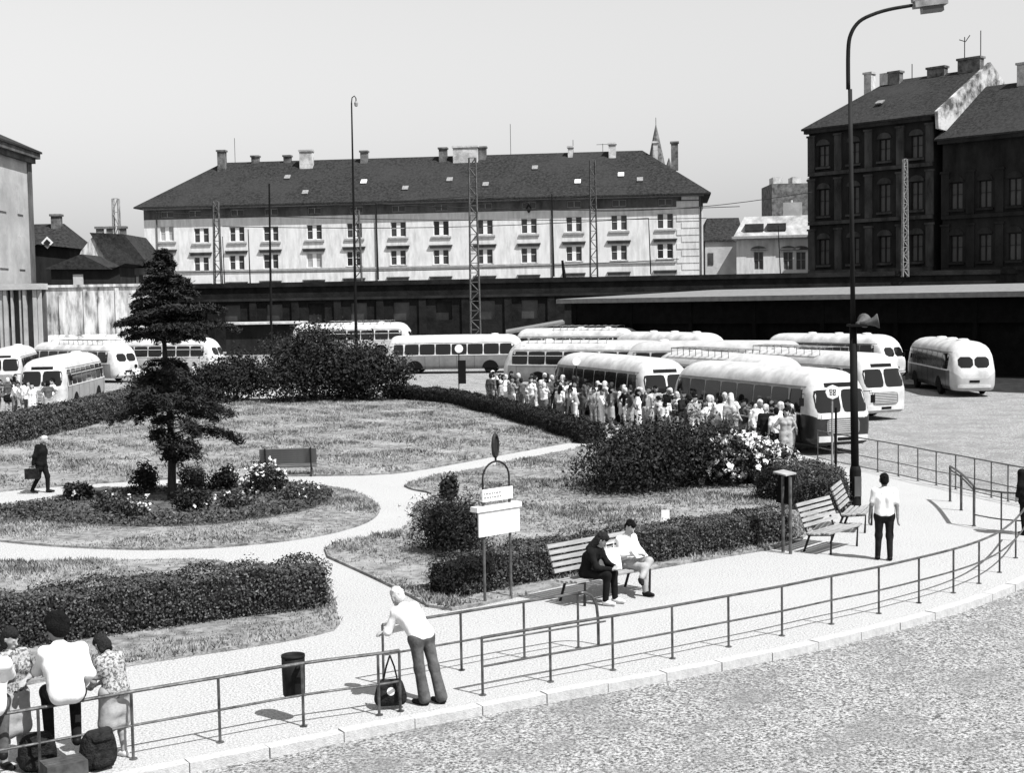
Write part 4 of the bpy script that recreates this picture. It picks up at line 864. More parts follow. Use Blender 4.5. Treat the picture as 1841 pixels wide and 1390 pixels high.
for y in (-.8, .8):
    r_.tube([(-3.6, y, 3.08), (1.8, y, 3.08)], .025, 5)
for k in range(10):
    x = -3.6 + k * .6; r_.tube([(x, -.8, 3.08), (x, 0, 3.12), (x, .8, 3.08)], .02, 4); r_.tube([(x, -.8, 2.72), (x, -.8, 3.08)], .02, 4); r_.tube([(x, .8, 2.72), (x, .8, 3.08)], .02, 4)
BM['rack'] = r_.mesh('roof_rack', M['rack'])
v_ = MB(); v_.lathe([(.34, 0), (.36, .06), (.24, .15), (.0, .17)], 12); BM['vent'] = v_.mesh('roof_vent', M['bwhite'], True)
l_ = MB(); l_.tube([(-3.8, -.95, 2.62), (-4.6, -.95, 2.5), (-5.05, -.95, 2.0), (-5.3, -.9, 1.2)], .02, 5); l_.tube([(-3.8, -.6, 2.80), (-4.6, -.6, 2.7), (-5.12, -.6, 2.0), (-5.45, -.6, 1.2)], .02, 5); BM['ladder'] = l_.mesh('ladder', M['rack'])
BM['mirror'] = []
for sg in (-1, 1):
    m_ = MB(); m_.tube([(4.75, sg * 1.15, 2.1), (5.05, sg * 1.42, 2.12), (5.08, sg * 1.44, 1.95)], .015, 5); m_.box((5.08, sg * 1.44, 1.85), (.04, .16, .28)); BM['mirror'].append(m_.mesh('mirror', M['signblack']))
s_ = MB()
for i in range(9):
    for y in (-.62, .62):
        s_.box((-4.1 + i * .85, y, 1.38), (.1, .9, .62)); s_.box((-3.95 + i * .85, y, 1.0), (.45, .9, .12))
BM['seats'] = s_.mesh('seats', M['cmid'])
BM['gutter'] = [conform('y', sg, -4.75, 4.8, 2.34, 2.365, .022, 24, 1).mesh('gutter', M['bmid']) for sg in (-1, 1)]
BM['seam'] = []
for sg in (-1, 1):
    for x_ in (-4.3, -1.55, -.2, 1.15, 2.25, 3.93):
        BM['seam'].append(conform('y', sg, x_, x_ + .018, .45, 1.38, .006, 1, 6).mesh('panel_seam', M['signblack']))
BM['numplate'] = [conform('x', 1, -.26, .26, .50, .61, .105, 2, 1).mesh('number_plate', M['signblack']), conform('x', -1, -.26, .26, .78, .90, .02, 2, 1).mesh('number_plate', M['signblack'])]
BM['blind'] = conform('x', 1, -.55, .55, 2.33, 2.47, .02, 4, 2).mesh('route_blind', M['signblack'])

def bus(label, front, rear=None, dir=None, lower='bgrey', upper='bwhite', nose=None, shade_band=None, rack=False, bars=False, vents=2, length=10.8, z=None, detail=True, hs=1.0):
    """front, rear: ground points (x, y) of the two ends"""
    f = Vector((front[0], front[1], 0))
    if rear is not None: d = (f - Vector((rear[0], rear[1], 0))).normalized()
    else: d = Vector((dir[0], dir[1], 0)).normalized()
    c = f - d * length / 2; zz = ground_z(c.x, c.y) if z is None else z
    t = thing('parked_bus', label, 'bus', (c.x, c.y, zz), math.atan2(d.y, d.x), 'rounded coaches parked in the bus yard')
    t.scale = (length / 10.8, 1, hs)
    def put(k, nm, parent=t, loc=(0, 0, 0), rz=0): return inst(nm, k, parent, loc, rz)
    b = put(BM['body'], 'body')
    for i, m in enumerate((lower, upper, nose or upper, 'under', shade_band or upper)):  # window strip greyed on coaches whose visible side lies in shade
        b.material_slots[i].link = 'OBJECT'; b.material_slots[i].material = M[m]
    for me_, ba in zip(BM['win'], BM['bar']):
        wv = put(me_, 'window')
        if bars and ba is not None: put(ba, 'window_bar', wv)
    for me_ in BM['shield']: put(me_, 'windscreen')
    for me_ in BM['rear']: put(me_, 'rear_window')
    gr = put(BM['grille'], 'grille'); put(BM['gbars'], 'grille_bars', gr)
    put(BM['fbump'], 'bumper'); put(BM['rbump'], 'bumper')
    if upper != 'bcream' or detail:
        for me_ in BM['belt']: put(me_, 'belt_strip')
    for y in (-.80, .80): put(BM['lamp'], 'headlight', t, (5.235, y, .86))
    for y in (-.74, .74): put(BM['tail'], 'tail_light', t, (-5.36, y, .98), math.pi)
    for sg in (-1, 1):
        for x in (3.05, -2.75):
            wl = put(BM['tyre'], 'wheel', t, (x, sg * 1.09, .49), math.pi if sg > 0 else 0); put(BM['rim'], 'rim', wl)
    for me_ in BM['arch']: put(me_, 'wheel_arch')
    put(BM['dseam'], 'door_seam'); [put(q_, 'mirror') for q_ in BM['mirror']]; put(BM['plate'], 'route_plate'); put(BM['blind'], 'route_blind')
    for me_ in BM['gutter']: put(me_, 'gutter')
    for me_ in BM['numplate']: put(me_, 'number_plate')
    if detail:
        for me_ in BM['seam']: put(me_, 'panel_seam')
    if nose == 'bdark': put(BM['nosep'], 'nose_panel')
    if rack: put(BM['rack'], 'roof_rack'); put(BM['ladder'], 'ladder')
    for k in range(vents): put(BM['vent'], 'roof_vent', t, (-3.0 + k * 2.4 + (.4 if rack else 0), .0, 2.86))
    return t
bus('nearest coach, white roof over dark sides, nose behind the lamp post', (11.35, 47.6), dir=(.35, -.93), lower='bdark', shade_band='bgrey', nose='bdark', rack=False, vents=0)
bus('second coach with white grille nose just behind the nearest coach', (16.2, 60.2), dir=(.40, -.91), lower='bgrey', nose='bwhite', rack=True, vents=1)
bus('coach hidden but for its pale roof between the nearest two noses', (11.7, 58.8), dir=(.36, -.93), lower='bmid', rack=True, vents=1)
bus('coach behind the left half of the crowd with its windscreen to the right', (6.6, 58.6), dir=(.34, -.94), lower='bdark', shade_band='bgrey', nose='bwhite', vents=0)
bus('grey and white coach with barred windows left of the crowd, behind', (9.4, 84.2), rear=(-0.4, 89.5), lower='bgrey', bars=True, rack=True, vents=1)
bus('grey sided coach standing broadside in the middle of the yard', (-9.6, 107.5), rear=(1.0, 106.4), lower='bmid', upper='bwhite', vents=1)
bus('white coach with a roof rack half hidden by the big shrubs', (-19.2, 122.5), rear=(-8.4, 121), lower='bwhite', bars=True, rack=True, vents=2)
bus('white coach with a black rear window behind the barred-window coach', (0.6, 112.5), rear=(9.6, 107.6), lower='bwhite', rack=True, vents=2, hs=1.1)
bus('coach of which mostly the rounded roof shows before the shed', (8.4, 103.6), rear=(13.8, 95.0), lower='bmid', vents=3, hs=1.04)
bus('coach with a long pale roof lying across behind the front row', (16.8, 79.6), rear=(6.8, 84.0), lower='bmid', upper='bcream', vents=1)
bus('coach turned away with a white rounded tail next to the rightmost coach', (18.3, 96.6), rear=(24.2, 87.6), lower='bdark', shade_band='bmid', nose='bwhite', vents=3)  # sides coloured dark for shade, tail left pale
bus('rightmost coach seen from its pale rear with two small windows', (24.95, 83.4), rear=(24.2, 72.6), lower='bdark', shade_band='bmid', upper='bwhite', nose='bcream', vents=3)  # shade of the left side put into the dark side colour
bus('front left coach, nose on, with barred side windows by the left crowd', (-24.4, 72.0), dir=(.09, -1), lower='bgrey', nose='bwhite', bars=True, vents=1)
bus('white coach behind the spruce trunk on the left', (-33.4, 112.5), rear=(-22.6, 109.5), lower='bwhite', bars=True, vents=1)
bus('white coach cut by the left edge of the picture', (-33.2, 90.5), dir=(.22, -1), lower='bwhite', vents=1)
bus('coach with a luggage rack seen between the two leftmost coaches', (-36.5, 108), rear=(-28.2, 101.5), lower='bgrey', rack=True, vents=2)
# ================================================================== RAILINGS
def railing(label, base_px, h, extra=None, r=.022, mid=.5, low=None, group='tubular railings round the pavement', zb=0.0, rails_from=None, post_r=.019):
    pts = [G(*p) for p in base_px]; t = thing('railing', label, 'railing', (pts[0].x, pts[0].y, zb), 0, group); o = pts[0]
    for p in pts:
        s = MB(); q = p - o; s.tube([(q.x, q.y, -.05), (q.x, q.y, h)], post_r, 7); s.lathe([(.05, 0), (.05, .012)], 8, (q.x, q.y, .002)); s.build('post', M['rail'], t)
    line = [p - o for p in pts] if len(pts) < 3 else [p - o for p in smooth_line(pts)]
    def rl(z, rr):
        s = MB(); s.tube([(q.x, q.y, z) for q in line], rr, 7); s.build('rail', M['rail'], t)
    rl(h, r)
    if mid: rl(h * mid, r * .75)
    if low: rl(low, r * .7)
    return t, o
def smooth_line(pts, k=3):
    out = []
    n = len(pts)
    for i in range(n - 1):
        p0, p1, p2, p3 = pts[max(i - 1, 0)], pts[i], pts[i + 1], pts[min(i + 2, n - 1)]
        for j in range(k):
            s = j / k; out.append(0.5 * ((2 * p1) + (p2 - p0) * s + (2 * p0 - 5 * p1 + 4 * p2 - p3) * s * s + (3 * p1 - p0 - 3 * p2 + p3) * s ** 3))
    return out + [pts[-1]]
FA = [(-150, 1442), (73, 1400), (240, 1366), (396, 1336), (546, 1307), (682, 1287), (720, 1280)]
railing('railing in the left foreground that people sit and lean on', FA, .82)
FB = [(868, 1251), (990, 1227), (1102, 1206), (1209, 1185), (1310, 1164), (1406, 1144), (1495, 1123), (1580, 1104), (1652, 1085), (1714, 1067), (1760, 1050), (1797, 1030), (1826, 1004), (1846, 975)]
tB, oB = railing('long railing curving along the right foreground kerb', FB, .80)
# double end frame of the long railing
s = MB(); p = G(868, 1251) - oB; q = G(1090, 1208) - oB; s.tube([(p.x, p.y, .74), (q.x, q.y, .74)], .014, 6); s.build('rail', M['rail'], tB)
FC = [(690, 1232), (830, 1206), (943, 1184), (1040, 1166)]
tC, oC = railing('short inner railing with a bent pipe end beside the bench', FC, .86)
a = G(1040, 1166) - oC; e = G(1076, 1160) - oC; d = (e - a)
s = MB(); s.tube([a + Vector((0, 0, .86)), a + d * .35 + Vector((0, 0, .855)), a + d * .7 + Vector((0, 0, .78)), a + d * .93 + Vector((0, 0, .62)), e + Vector((0, 0, .4)), e], .024, 8); s.build('bent_end', M['rail'], tC, smooth=True)
FD = [(1470, 826), (1500, 833), (1540, 841), (1578, 849), (1615, 857), (1650, 865), (1683, 873), (1718, 880), (1752, 888), (1782, 895), (1812, 902), (1850, 910), (1900, 920)]
railing('railing along the bus yard behind the man in the white shirt', FD, .95, mid=.42, low=.06, r=.02)
FE = [(1708, 902), (1728, 918), (1751, 946)]
railing('narrow gate railing beside the path to the bus yard', FE, .92, mid=.9, r=.03, post_r=.032)
FF = [(1751, 946), (1800, 955), (1870, 960)]
railing('short railing leading off the right edge by the gate', FF, .88, mid=.3)

# ================================================================== STREET LAMP WITH LOUDSPEAKERS
b = G(1538, 918); zt = D(1527, 62, b.y).z; xt = D(1527, 62, b.y).x - b.x
LPO = thing('street_lamp', 'tall dark street lamp with bent arm and two loudspeakers by the benches', 'street lamp', (b.x, b.y, 0))
z1 = D(1530, 585, b.y).z
s = MB(); s.lathe([(.16, -.05), (.16, .06), (.145, .1), (.145, 1.0), (.12, 1.12)], 14); s.build('base_sleeve', M['pole'], LPO, True)
s = MB(); s.box((.03, -.146, .62), (.17, .012, .5)); s.build('inspection_door', M['grime_shade'], LPO)
s = MB(); s.tube([(0, 0, .2), (xt * z1 / zt, 0, z1)], [.10, .09], 14, True); s.build('lower_pole', M['pole'], LPO, True)
mid = D(1525, 160, b.y).z
s = MB(); s.tube([(xt * z1 / zt, 0, z1), (xt * mid / zt, 0, mid)], [.062, .052], 12); s.build('upper_pole', M['poleu'], LPO, True)
arm_px = [(1525, 160), (1525, 90), (1530, 60), (1545, 38), (1570, 25), (1600, 16), (1640, 9)]
s = MB(); al = smooth_line([Vector((D(x, y, b.y).x - b.x, 0, D(x, y, b.y).z)) for x, y in arm_px], 4); s.tube(al, [.052 - .010 * k / (len(al) - 1) for k in range(len(al))], 10); s.build('arm', M['poleu'], LPO, True)
hc = D(1672, 10, b.y); hx = hc.x - b.x
s = MB(); s.box((hx, 0, hc.z + .06), (.80, .30, .14), (0, R(-6), 0)); s.box((hx - .3, 0, hc.z + .16), (.28, .2, .1), (0, R(-6), 0)); hd = s.build('lamp_head', M['galvl'], LPO)
s = MB(); s.box((hx + .05, 0, hc.z - .08), (.52, .22, .15), (0, R(-6), 0)); s.build('lamp_glass', M['glassd'], hd)
for (dx, dy, rz) in ((.30, -.25, -.2), (.22, .3, .9)):
    zl = z1 + .02
    s = MB(); prof = [(.05, -.24), (.06, -.10), (.08, 0), (.12, .11), (.18, .19), (.185, .21), (.165, .20), (.06, .05)]
    s.lathe(prof, 14, (0, 0, 0), 'X'); o = s.build('loudspeaker', M['galv'], LPO, True); o.location = (dx, dy, zl + .05); o.rotation_euler = (0, R(-10), rz)
s = MB(); s.box((.1, 0, z1), (.5, .55, .06)); s.build('bracket', M['pole'], LPO)

# ================================================================== NOTICE BOARD, SIGNS
p1, p2 = G(872, 1087), G(919, 1077); NB = thing('notice_board', 'white notice board on two posts with arch and ring emblem above', 'notice board', (p1.x, p1.y, .05)); u = (p2 - p1); Lx = u.length; ang = math.atan2(u.y, u.x); NB.rotation_euler = (0, 0, ang)
sc_ = 2500 / p1.y; zz = lambda py: D(893, py, p1.y).z - .05
for x in (0, Lx): s = MB(); s.tube([(x, 0, -.1), (x, 0, zz(900))], .026, 8); s.build('post', M['galv'], NB)
m_ = 1 / sc_
s = MB(); s.box2((-16 * m_, -.06, zz(964)), (Lx + 19 * m_, -.03, zz(921))); bd = s.build('board', M['enamel'], NB)
s = MB(); s.box2((-22 * m_, -.09, zz(919)), (Lx + 22 * m_, .10, zz(910))); s.build('cap', M['enamel'], NB)
s = MB(); s.box2((-6 * m_, -.06, zz(902)), (Lx + 3 * m_, -.03, zz(880))); sg = s.build('name_plate', M['enamel'], NB)
for k in range(2):
    s = MB(); x = -3 * m_
    for j in range(7):
        w_ = (3 + (j * 7 + k * 3) % 4) * m_ * .9
        if x + w_ > Lx: break
        s.box2((x, -.065, zz(889 + k * 7)), (x + w_, -.061, zz(886.5 + k * 7))); x += w_ + 2.0 * m_
    s.build('lettering', M['signgrey'], sg)
n = 12; s = MB(); s.tube([(0, 0, zz(882))] + [(Lx / 2 - Lx / 2 * math.cos(math.pi * j / n), 0, zz(862) + (zz(832) - zz(862)) * math.sin(math.pi * j / n)) for j in range(n + 1)] + [(Lx, 0, zz(882))], .018, 7); s.build('arch', M['iron'], NB)
s = MB(); rx, rz_ = 11.0 * m_, 20 * m_; cz = zz(804); s.tube([(Lx / 2 + rx * math.cos(2 * math.pi * j / 20), rx * .5 * math.cos(2 * math.pi * j / 20), cz + rz_ * math.sin(2 * math.pi * j / 20)) for j in range(21)], .03, 6, False); s.tube([(Lx / 2, 0, zz(832)), (Lx / 2, 0, cz - rz_)], .02, 6); s.build('ring_emblem', M['iron'], NB)
s = MB(); n = 16; s.add([(Lx / 2, 0, cz)] + [(Lx / 2 + rx * .9 * math.cos(2 * math.pi * j / n), rx * .45 * math.cos(2 * math.pi * j / n), cz + rz_ * .9 * math.sin(2 * math.pi * j / n)) for j in range(n)], [(0, j + 1, (j + 1) % n + 1) for j in range(n)]); s.build('emblem_disc', M['jetm'], NB)
# small plate sign in the lawn
p = G(1195, 958); SG = thing('plate_sign', 'small white plate on a short stake in the lawn', 'sign', (p.x, p.y, .05))
s = MB(); s.tube([(0, 0, -.05), (0, 0, .38)], .015, 6); s.build('stake', M['iron'], SG)
s = MB(); m_ = p.y / 2500; s.box2((-6 * m_, -.03, D(1197, 936, p.y).z - .05), (9 * m_, -.015, D(1197, 917, p.y).z - .05)); s.build('plate', M['enamel'], SG)
# double post info stand seen edge-on
p = G(1408, 993); p2 = G(1419, 996); IS = thing('info_stand', 'dark two-legged information stand with sloping top beside the hedge', 'stand', (p.x, p.y, 0)); d = p2 - p; m_ = p.y / 2500
hh = D(1412, 856, p.y).z
for q in (Vector((0, 0, 0)), Vector((d.x + .02, d.y - .03, 0))): s = MB(); s.tube([(q.x, q.y, -.05), (q.x, q.y, hh)], .036, 8); s.build('post', M['galv'], IS)
s = MB(); s.box((.06, .05, hh - .28), (.08, .42, .62), (0, R(8), R(28))); s.build('panel', M['blackm'], IS)
s = MB(); s.box((.05, .05, hh + .06), (.28, .42, .03), (R(4), R(-5), R(28))); s.build('top_plate', M['sillm'], IS)
# bus stop discs
def stop(label, px, py, ground_py, rad, box=None, mark=False, two=False):
    b = G(px, ground_py, 0); m_ = b.y / 2500; c = D(px, py, b.y); t = thing('bus_stop_sign', label, 'bus stop sign', (b.x, b.y, 0), 0, None)
    s = MB(); s.tube([(0, 0, -.05), (c.x - b.x, 0, c.z)], .03, 8); s.build('pole', M['galvl'] if two else M['iron'], t)
    if two: s = MB(); s.tube([(.13, .1, -.05), (.13 + c.x - b.x, .1, c.z - .45)], .035, 8); s.build('pole', M['pole'], t)
    R_ = rad * m_; s = MB(); s.lathe([(R_, 0), (R_, .03), (R_ * .96, .04)], 24 if not two else 8, (c.x - b.x, -.03, c.z), 'Y'); dsc = s.build('disc', M['enamel'], t)
    if box: s = MB(); s.box2((-.02, -.05, D(px, box[1], b.y).z), (.42, .05, D(px, box[0], b.y).z)); s.build('timetable_board', M['signblack'], t)
    if mark:
        s = MB(); y = -.075
        for (x0, z0, x1, z1_) in [(-.45, .05, -.05, .42), (.05, .02, .45, .38), (-.40, -.42, -.06, -.05), (.05, -.45, .40, -.06)]:
            s.box2((c.x - b.x + x0 * R_, y, c.z + z0 * R_), (c.x - b.x + x1 * R_, y + .006, c.z + z1_ * R_))
        s.build('emblem', M['signblack'], dsc)
        s = MB()
        for (x0, z0, x1, z1_) in [(-.33, .15, -.15, .3), (.16, .12, .33, .27), (-.3, -.32, -.16, -.15), (.16, -.33, .3, -.18)]:
            s.box2((c.x - b.x + x0 * R_, y - .006, c.z + z0 * R_), (c.x - b.x + x1 * R_, y - .002, c.z + z1_ * R_))
        s.build('emblem_gap', M['enamel'], dsc)
    return t
stop('white disc bus stop sign with black timetable before the grey broadside coach', 825, 627, 716, 7.5, (648, 690))
stop('plain white disc bus stop sign sticking up from the crowd', 1036, 650, 752, 7.5)
stop('white eight-sided bus stop sign with a dark emblem before the nearest coach', 1496, 705, 872, 13, None, True, True)
# litter bin hung on the railing
b = G(534, 1302); pz = G(546, 1307); LB_ = thing('litter_bin', 'black litter bin hanging behind the left railing', 'litter bin', (G(530, 1296).x, G(530, 1296).y, 0)); m_ = LB_.location.y / 2500
z0, z1 = D(531, 1250, LB_.location.y).z, D(531, 1178, LB_.location.y).z; rb = 21 * m_
s = MB(); s.lathe([(rb * .90, z0), (rb * .96, z0 + .02), (rb, z0 + (z1 - z0) * .5), (rb * 1.02, z1), (rb * .92, z1 - .002), (rb * .8, z0 + .1)], 20); s.build('body', M['bin'], LB_, True)
s = MB(); s.lathe([(rb * 1.04, z1 - .03), (rb * 1.05, z1 - .01), (rb * 1.03, z1 + .004), (rb * .97, z1 + .004), (rb * .97, z1 - .02)], 20); s.build('lip', M['bin'], LB_, True)
s = MB(); s.box((.1, -.12, z1 - .1), (.05, .2, .05)); s.build('hanger', M['iron'], LB_)

# ================================================================== BENCHES
def bench(label, loc, rz, L=1.9, wood='wood', group='slatted park benches', nb=5, ns=5, H=.45):
    """faces -y locally; slats are single pieces"""
    t = thing('park_bench', label, 'bench', loc, rz, group)
    sm = MB(); sm.box((0, 0, 0), (L, .075, .035)); sm = sm.mesh('slat', M[wood])
    for k in range(ns):
        o = inst('slat', sm, t, (0, -.26 + k * .115, H + .012 * math.sin(k * 2) - .012 * k)); 
    for k in range(nb):
        f = k / max(1, nb - 1); o = inst('slat', sm, t, (0, .29 + .17 * f, H + .12 + .42 * f)); o.rotation_euler = (R(68), 0, 0)
    for x in (-L * .4, L * .4):
        s = MB(); s.tube([(x, -.26, 0), (x, -.28, H - .04), (x, .26, H - .09), (x, .34, H + .1), (x, .51, H + .6)], .026, 6); s.tube([(x, .22, H - .08), (x, .36, 0)], .026, 6); s.build('leg', M['iron'], t)
    return t
pb = G(1082, 1086); pe = G(1150, 1068)
angB = math.atan2((pe - pb).y, (pe - pb).x)
BEN1 = bench('slatted bench by the hedge with two people sitting on it', G(1092, 1073), angB * .9, 2.1)
def seat_at(px, py): q = G(px, py, .45); return (q.x, q.y, 0)
bench('slatted bench nearest the info stand, facing the path', seat_at(1497, 950), R(50), 1.5)
bench('slatted bench nearest the lamp post, set at an angle to its neighbour', seat_at(1540, 916), R(68), 1.4)
bb = bench('grey wooden bench seen from behind at the edge of the back lawn', G(520, 856), R(186), 1.75, 'wooddk', nb=7, H=.34)
# ================================================================== PEOPLE
def surface_nets(F, org, h):
    s = F < 0; c = np.zeros(tuple(np.array(F.shape) - 1), np.int8)
    offs = [(i, j, k) for i in (0, 1) for j in (0, 1) for k in (0, 1)]; nx, ny, nz = c.shape
    sl = lambda A, o: A[o[0]:o[0] + nx, o[1]:o[1] + ny, o[2]:o[2] + nz]
    for o in offs: c += sl(s, o)
    act = (c > 0) & (c < 8); idx = np.full(c.shape, -1, np.int64); idx[act] = np.arange(act.sum())
    base = np.argwhere(act).astype(np.float32); acc = np.zeros_like(base); cnt = np.zeros(len(base), np.float32)
    for a in offs:
        for ax in range(3):
            if a[ax]: continue
            b = list(a); b[ax] = 1; fa = sl(F, a)[act]; fb = sl(F, tuple(b))[act]; cr = (fa < 0) != (fb < 0)
            t = np.where(cr, fa / np.where(cr, fa - fb, 1), 0)
            p = np.tile(np.array(a, np.float32), (len(base), 1)); p[:, ax] += t
            acc[cr] += p[cr]; cnt += cr
    V = (base + acc / cnt[:, None]) * h + org
    Q = []
    for ax in range(3):
        o1, o2 = [(1, 2), (2, 0), (0, 1)][ax]
        a = [slice(1, -1)] * 3; a[ax] = slice(0, -1); b = [slice(1, -1)] * 3; b[ax] = slice(1, None)
        A, B = s[tuple(a)], s[tuple(b)]; e = np.argwhere(A != B)
        if len(e) == 0: continue
        sg = A[tuple(e.T)]; cell = e.copy(); cell[:, o1] += 1; cell[:, o2] += 1
        def ci(d1, d2):
            q = cell.copy(); q[:, o1] += d1; q[:, o2] += d2; return idx[tuple(q.T)]
        q = np.stack([ci(-1, -1), ci(0, -1), ci(0, 0), ci(-1, 0)], 1); q[~sg] = q[~sg][:, ::-1]; Q.append(q)
    return V, np.concatenate(Q)
def sdf_mesh(name, prims, h, mats, k=.025):
    """one continuous skin over tapered capsules: (a, b, ra, rb, label)"""
    A = np.array([p[0] for p in prims], float); B = np.array([p[1] for p in prims], float); ra = np.array([p[2] for p in prims]); rb = np.array([p[3] for p in prims])
    lo = np.minimum(A - ra[:, None], B - rb[:, None]).min(0) - 3 * h; hi = np.maximum(A + ra[:, None], B + rb[:, None]).max(0) + 3 * h
    n = np.ceil((hi - lo) / h).astype(int) + 1; F = np.full(n, 1e3, np.float32); Lb = np.zeros(n, np.int8); Dm = np.full(n, 1e3, np.float32)
    for a, b, r0, r1, lab in prims:
        a, b = np.array(a, float), np.array(b, float); m = max(r0, r1) + .07
        i0 = np.maximum(0, np.floor((np.minimum(a, b) - m - lo) / h).astype(int)); i1 = np.minimum(n, np.ceil((np.maximum(a, b) + m - lo) / h).astype(int) + 1)
        ax = [lo[q] + np.arange(i0[q], i1[q]) * h for q in range(3)]
        X, Y, Z = np.meshgrid(*ax, indexing='ij'); ab = b - a; l2 = max(ab @ ab, 1e-9)
        t = np.clip(((X - a[0]) * ab[0] + (Y - a[1]) * ab[1] + (Z - a[2]) * ab[2]) / l2, 0, 1)
        d = np.sqrt((X - a[0] - t * ab[0]) ** 2 + (Y - a[1] - t * ab[1]) ** 2 + (Z - a[2] - t * ab[2]) ** 2) - (r0 + (r1 - r0) * t)
        s_ = tuple(slice(i0[q], i1[q]) for q in range(3)); f = F[s_]; hh = np.clip(.5 + .5 * (f - d) / k, 0, 1)
        F[s_] = f * (1 - hh) + d * hh - k * hh * (1 - hh); cl = d < Dm[s_]; Lb[s_] = np.where(cl, lab, Lb[s_]); Dm[s_] = np.minimum(Dm[s_], d)
    V, Q = surface_nets(F, lo, h); me = np_mesh(name, V, Q, mats, True)
    if len(mats) > 1:
        ii = np.clip(np.round((V - lo) / h).astype(int), 0, n - 1); vl = Lb[tuple(ii.T)]; me.polygons.foreach_set('material_index', np.sort(vl[Q], 1)[:, 1].astype(np.int32)); me.update()
    return me
STAND = dict(pelvis=(0, 0, .95), chest=(0, .0, 1.26), neck=(0, .01, 1.45), head=(0, -.02, 1.62), look=(0, -1, 0),
             shL=(.185, .01, 1.40), elL=(.25, .04, 1.12), wrL=(.26, -.04, .88), shR=(-.185, .01, 1.40), elR=(-.25, .04, 1.12), wrR=(-.26, -.04, .88),
             hipL=(.10, 0, .90), knL=(.11, -.02, .50), anL=(.115, .03, .08), hipR=(-.10, 0, .90), knR=(-.11, -.02, .50), anR=(-.115, .03, .08), toeL=None, toeR=None, handL=None, handR=None)
def lerp(a, b, t): return tuple(a[i] + (b[i] - a[i]) * t for i in range(3))
def vadd(a, b, s=1.0): return tuple(a[i] + b[i] * s for i in range(3))
